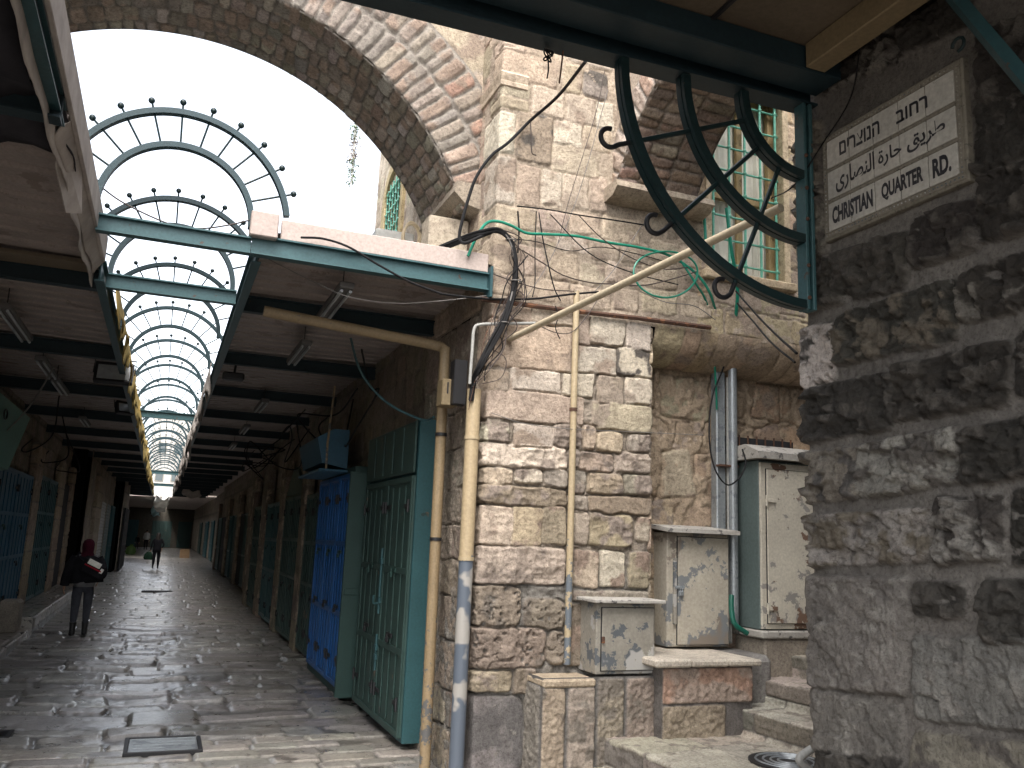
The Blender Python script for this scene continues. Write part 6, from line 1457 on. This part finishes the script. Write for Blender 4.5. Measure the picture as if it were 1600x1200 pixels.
# the woman in the maroon headscarf, seen from behind
c = P(121, 993, 2, 0)
wo_, k = person('person in maroon headscarf, wide black jacket and grey jeans walking away on the left', c.x, c.y, 1.60, [M['skin'], M['shirt'], M['jeans'], M['boot']], R(4), swing=.3, stride=.55, hand_l=((-.275, -.02, 1.13), (-.32, .03, .885)), hand_r=((.28, .0, 1.12), (.22, .13, 1.02)))
face(wo_, k)
m = MB(); m.loft([(.02, -.015, .93, .285, .16, .02), (.02, -.01, 1.02, .285, .175, .03), (.01, 0, 1.15, .275, .175), (.01, 0, 1.28, .255, .165), (0, 0, 1.38, .215, .135), (0, .0, 1.44, .11, .09), (0, .01, 1.465, .075, .07)], 36, False, .035, 4); jk = wear('jacket', m, 'coat', wo_, k); sm_ = jk.modifiers.new('thickness', 'SOLIDIFY'); sm_.thickness = .012
for s, pts in ((-1, [(-.18, 0, 1.385), (-.25, -.01, 1.26), (-.285, -.02, 1.12), (-.315, .02, .93), (-.32, .03, .88)]), (1, [(.18, 0, 1.385), (.25, 0, 1.26), (.285, .0, 1.12), (.27, .07, 1.06), (.225, .125, 1.025)])):
    m = MB(); m.tube(spline(pts, 4), [.085]*4+[.088]*4+[.085]*4+[.078]*4+[.075], 16); wear('sleeve', m, 'coat', wo_, k)
m = MB(); m.loft([(0, -.005, 1.36, .15, .12), (0, -.005, 1.42, .125, .108), (0, .005, 1.48, .098, .105), (0, .0, 1.56, .104, .118), (0, .0, 1.63, .104, .116), (0, -.002, 1.69, .082, .092), (0, 0, 1.72, .04, .045), (0, 0, 1.725, .008, .01)], 28, True, .03, 7); wear('headscarf', m, 'maroon', wo_, k)
m = MB(); m.loft([(.03, -.165, .955, .13, .02, .03), (.03, -.17, .99, .15, .025, .03), (.03, -.17, 1.02, .13, .02, .03)], 20, True, .05, 2); 
for s in (-1, 1):
    yy_ = J_an = .10*(.55*s)-(.04 if s < 0 else 0); m2 = MB(); m2.loft([(.10*s, yy_-.005, .03, .050, .062), (.10*s, yy_-.012, .12, .050, .056), (.10*s, yy_-.012, .21, .060, .063), (.10*s, yy_-.012, .235, .061, .064)], 18, True, .03, 3)
    m2.loft([(.105*s, yy_+.05, .0, .046, .10), (.105*s, yy_+.05, .03, .05, .105), (.105*s, yy_+.04, .065, .045, .085), (.105*s, yy_+.02, .09, .035, .05)], 16); wear('boot', m2, 'boot', wo_, k)
hem = MB(); hem.loft([(0, -.03, .86, .165, .135), (0, -.03, .92, .185, .15), (0, -.02, .98, .19, .15)], 24, False, .03, 8); wear('shirt_hem', hem, 'shirt', wo_, k)
# her shoulder bag
sb_ = thing('shoulder_bag', 'black shoulder bag with white and red flap on the back of the person in maroon', 'bag', (c.x+.12, c.y-.21, .98)); Mx = Matrix.Translation((c.x+.13, c.y-.215, 1.14)) @ Matrix.Rotation(R(26), 4, 'Y')
m = MB(); m.M = Mx; m.box((-.20, -.06, -.15), (.20, .06, .14), .045); part('body', m, M['coat'], sb_)
m = MB(); m.M = Mx; m.box((-.13, -.072, .035), (.09, -.0605, .125), .004); part('flap', m, M['white'], sb_)
m = MB(); m.M = Mx; m.box((-.16, -.076, -.005), (.14, -.0605, .018), .003); part('stripe', m, M['red'], sb_)
m = MB(); m.M = Mx; m.box((.115, -.072, -.02), (.165, -.0605, .06), .004); part('corner_patch', m, M['white'], sb_)
m = MB(); m.tube(spline([(c.x-.02, c.y-.20, 1.24), (c.x-.13, c.y-.17, 1.33), (c.x-.13, c.y-.02, 1.40), (c.x-.05, c.y+.14, 1.28)], 5), .014, 8); part('strap', m, M['coat'], sb_)
# the woman in black with a green bag
c = P(242, 889, 2, 0)
bl, k = person('person all in black with long hair, carrying a green bag down the street', c.x, c.y, 1.66, [M['skin'], M['coat'], M['coat'], M['boot']], R(-6), swing=.4, stride=1.1, hand_l=((-.25, -.02, 1.13), (-.29, .02, .90)), hand_r=((.30, -.05, 1.14), (.20, .10, 1.0)))
face(bl, k)
m = MB(); m.loft([(0, -.05, 1.30, .11, .05), (0, -.035, 1.42, .115, .085), (0, -.01, 1.52, .10, .11), (0, -.005, 1.62, .098, .112), (0, 0, 1.69, .07, .08), (0, 0, 1.715, .02, .02)], 22, True, .04, 5); wear('hair', m, 'hair', bl, k)
m = MB(); m.loft([(0, -.005, .80, .20, .15), (0, 0, .95, .19, .145), (0, .005, 1.12, .175, .135), (0, .01, 1.28, .195, .14), (0, 0, 1.39, .17, .105), (0, .01, 1.46, .075, .07)], 26, False, .03, 6); cj = wear('coat', m, 'coat', bl, k); sm_ = cj.modifiers.new('t', 'SOLIDIFY'); sm_.thickness = .012
gb = thing('shopping_bag', 'dark green carrier bag in the hand of the person in black', 'bag', (c.x-.36, c.y+.02, .4)); m = MB(); m.loft([(c.x-.36, c.y+.02, .42, .17, .09), (c.x-.36, c.y+.02, .5, .20, .12), (c.x-.35, c.y+.02, .66, .17, .10), (c.x-.33, c.y+.02, .78, .09, .05)], 20, True, .06, 4); part('body', m, M['bag_green'], gb)
m = MB(); m.tube(spline([(c.x-.38, c.y+.02, .77), (c.x-.335, c.y+.02, .86), (c.x-.29, c.y+.02, .77)], 6), .01, 6); part('handle', m, M['bag_green'], gb)
# the two farthest
c = P(227, 859, 2, 0)
ma, k = person('person in light grey jacket and dark trousers far down the street', c.x, c.y, 1.74, [M['skin'], M['jacket'], M['coat'], M['boot']], 0, swing=.4, stride=.7); face(ma, k)
m = MB(); m.loft([(0, .0, .86, .20, .15), (0, 0, 1.0, .205, .155), (0, .005, 1.2, .21, .155), (0, .005, 1.33, .21, .145), (0, 0, 1.42, .15, .10), (0, .01, 1.47, .075, .07)], 24, False, .02, 6); wear('jacket', m, 'jacket', ma, k)
m = MB(); m.loft([(0, -.01, 1.55, .09, .10), (0, -.012, 1.62, .094, .108), (0, -.005, 1.69, .075, .085), (0, 0, 1.715, .02, .02)], 20, True, .02, 5); wear('hair', m, 'hair', ma, k)
c = P(213, 858, 2, 0)
kid, k = person('child in dark clothes beside the light-jacketed person far down the street', c.x, c.y, 1.22, [M['skin'], M['coat'], M['jeans'], M['boot']], 0, swing=.4, stride=.7); face(kid, k)
m = MB(); m.loft([(0, -.01, 1.53, .09, .10), (0, -.012, 1.62, .094, .108), (0, -.005, 1.69, .075, .085), (0, 0, 1.715, .02, .02)], 20, True, .02, 5); wear('hair', m, 'hair', kid, k)
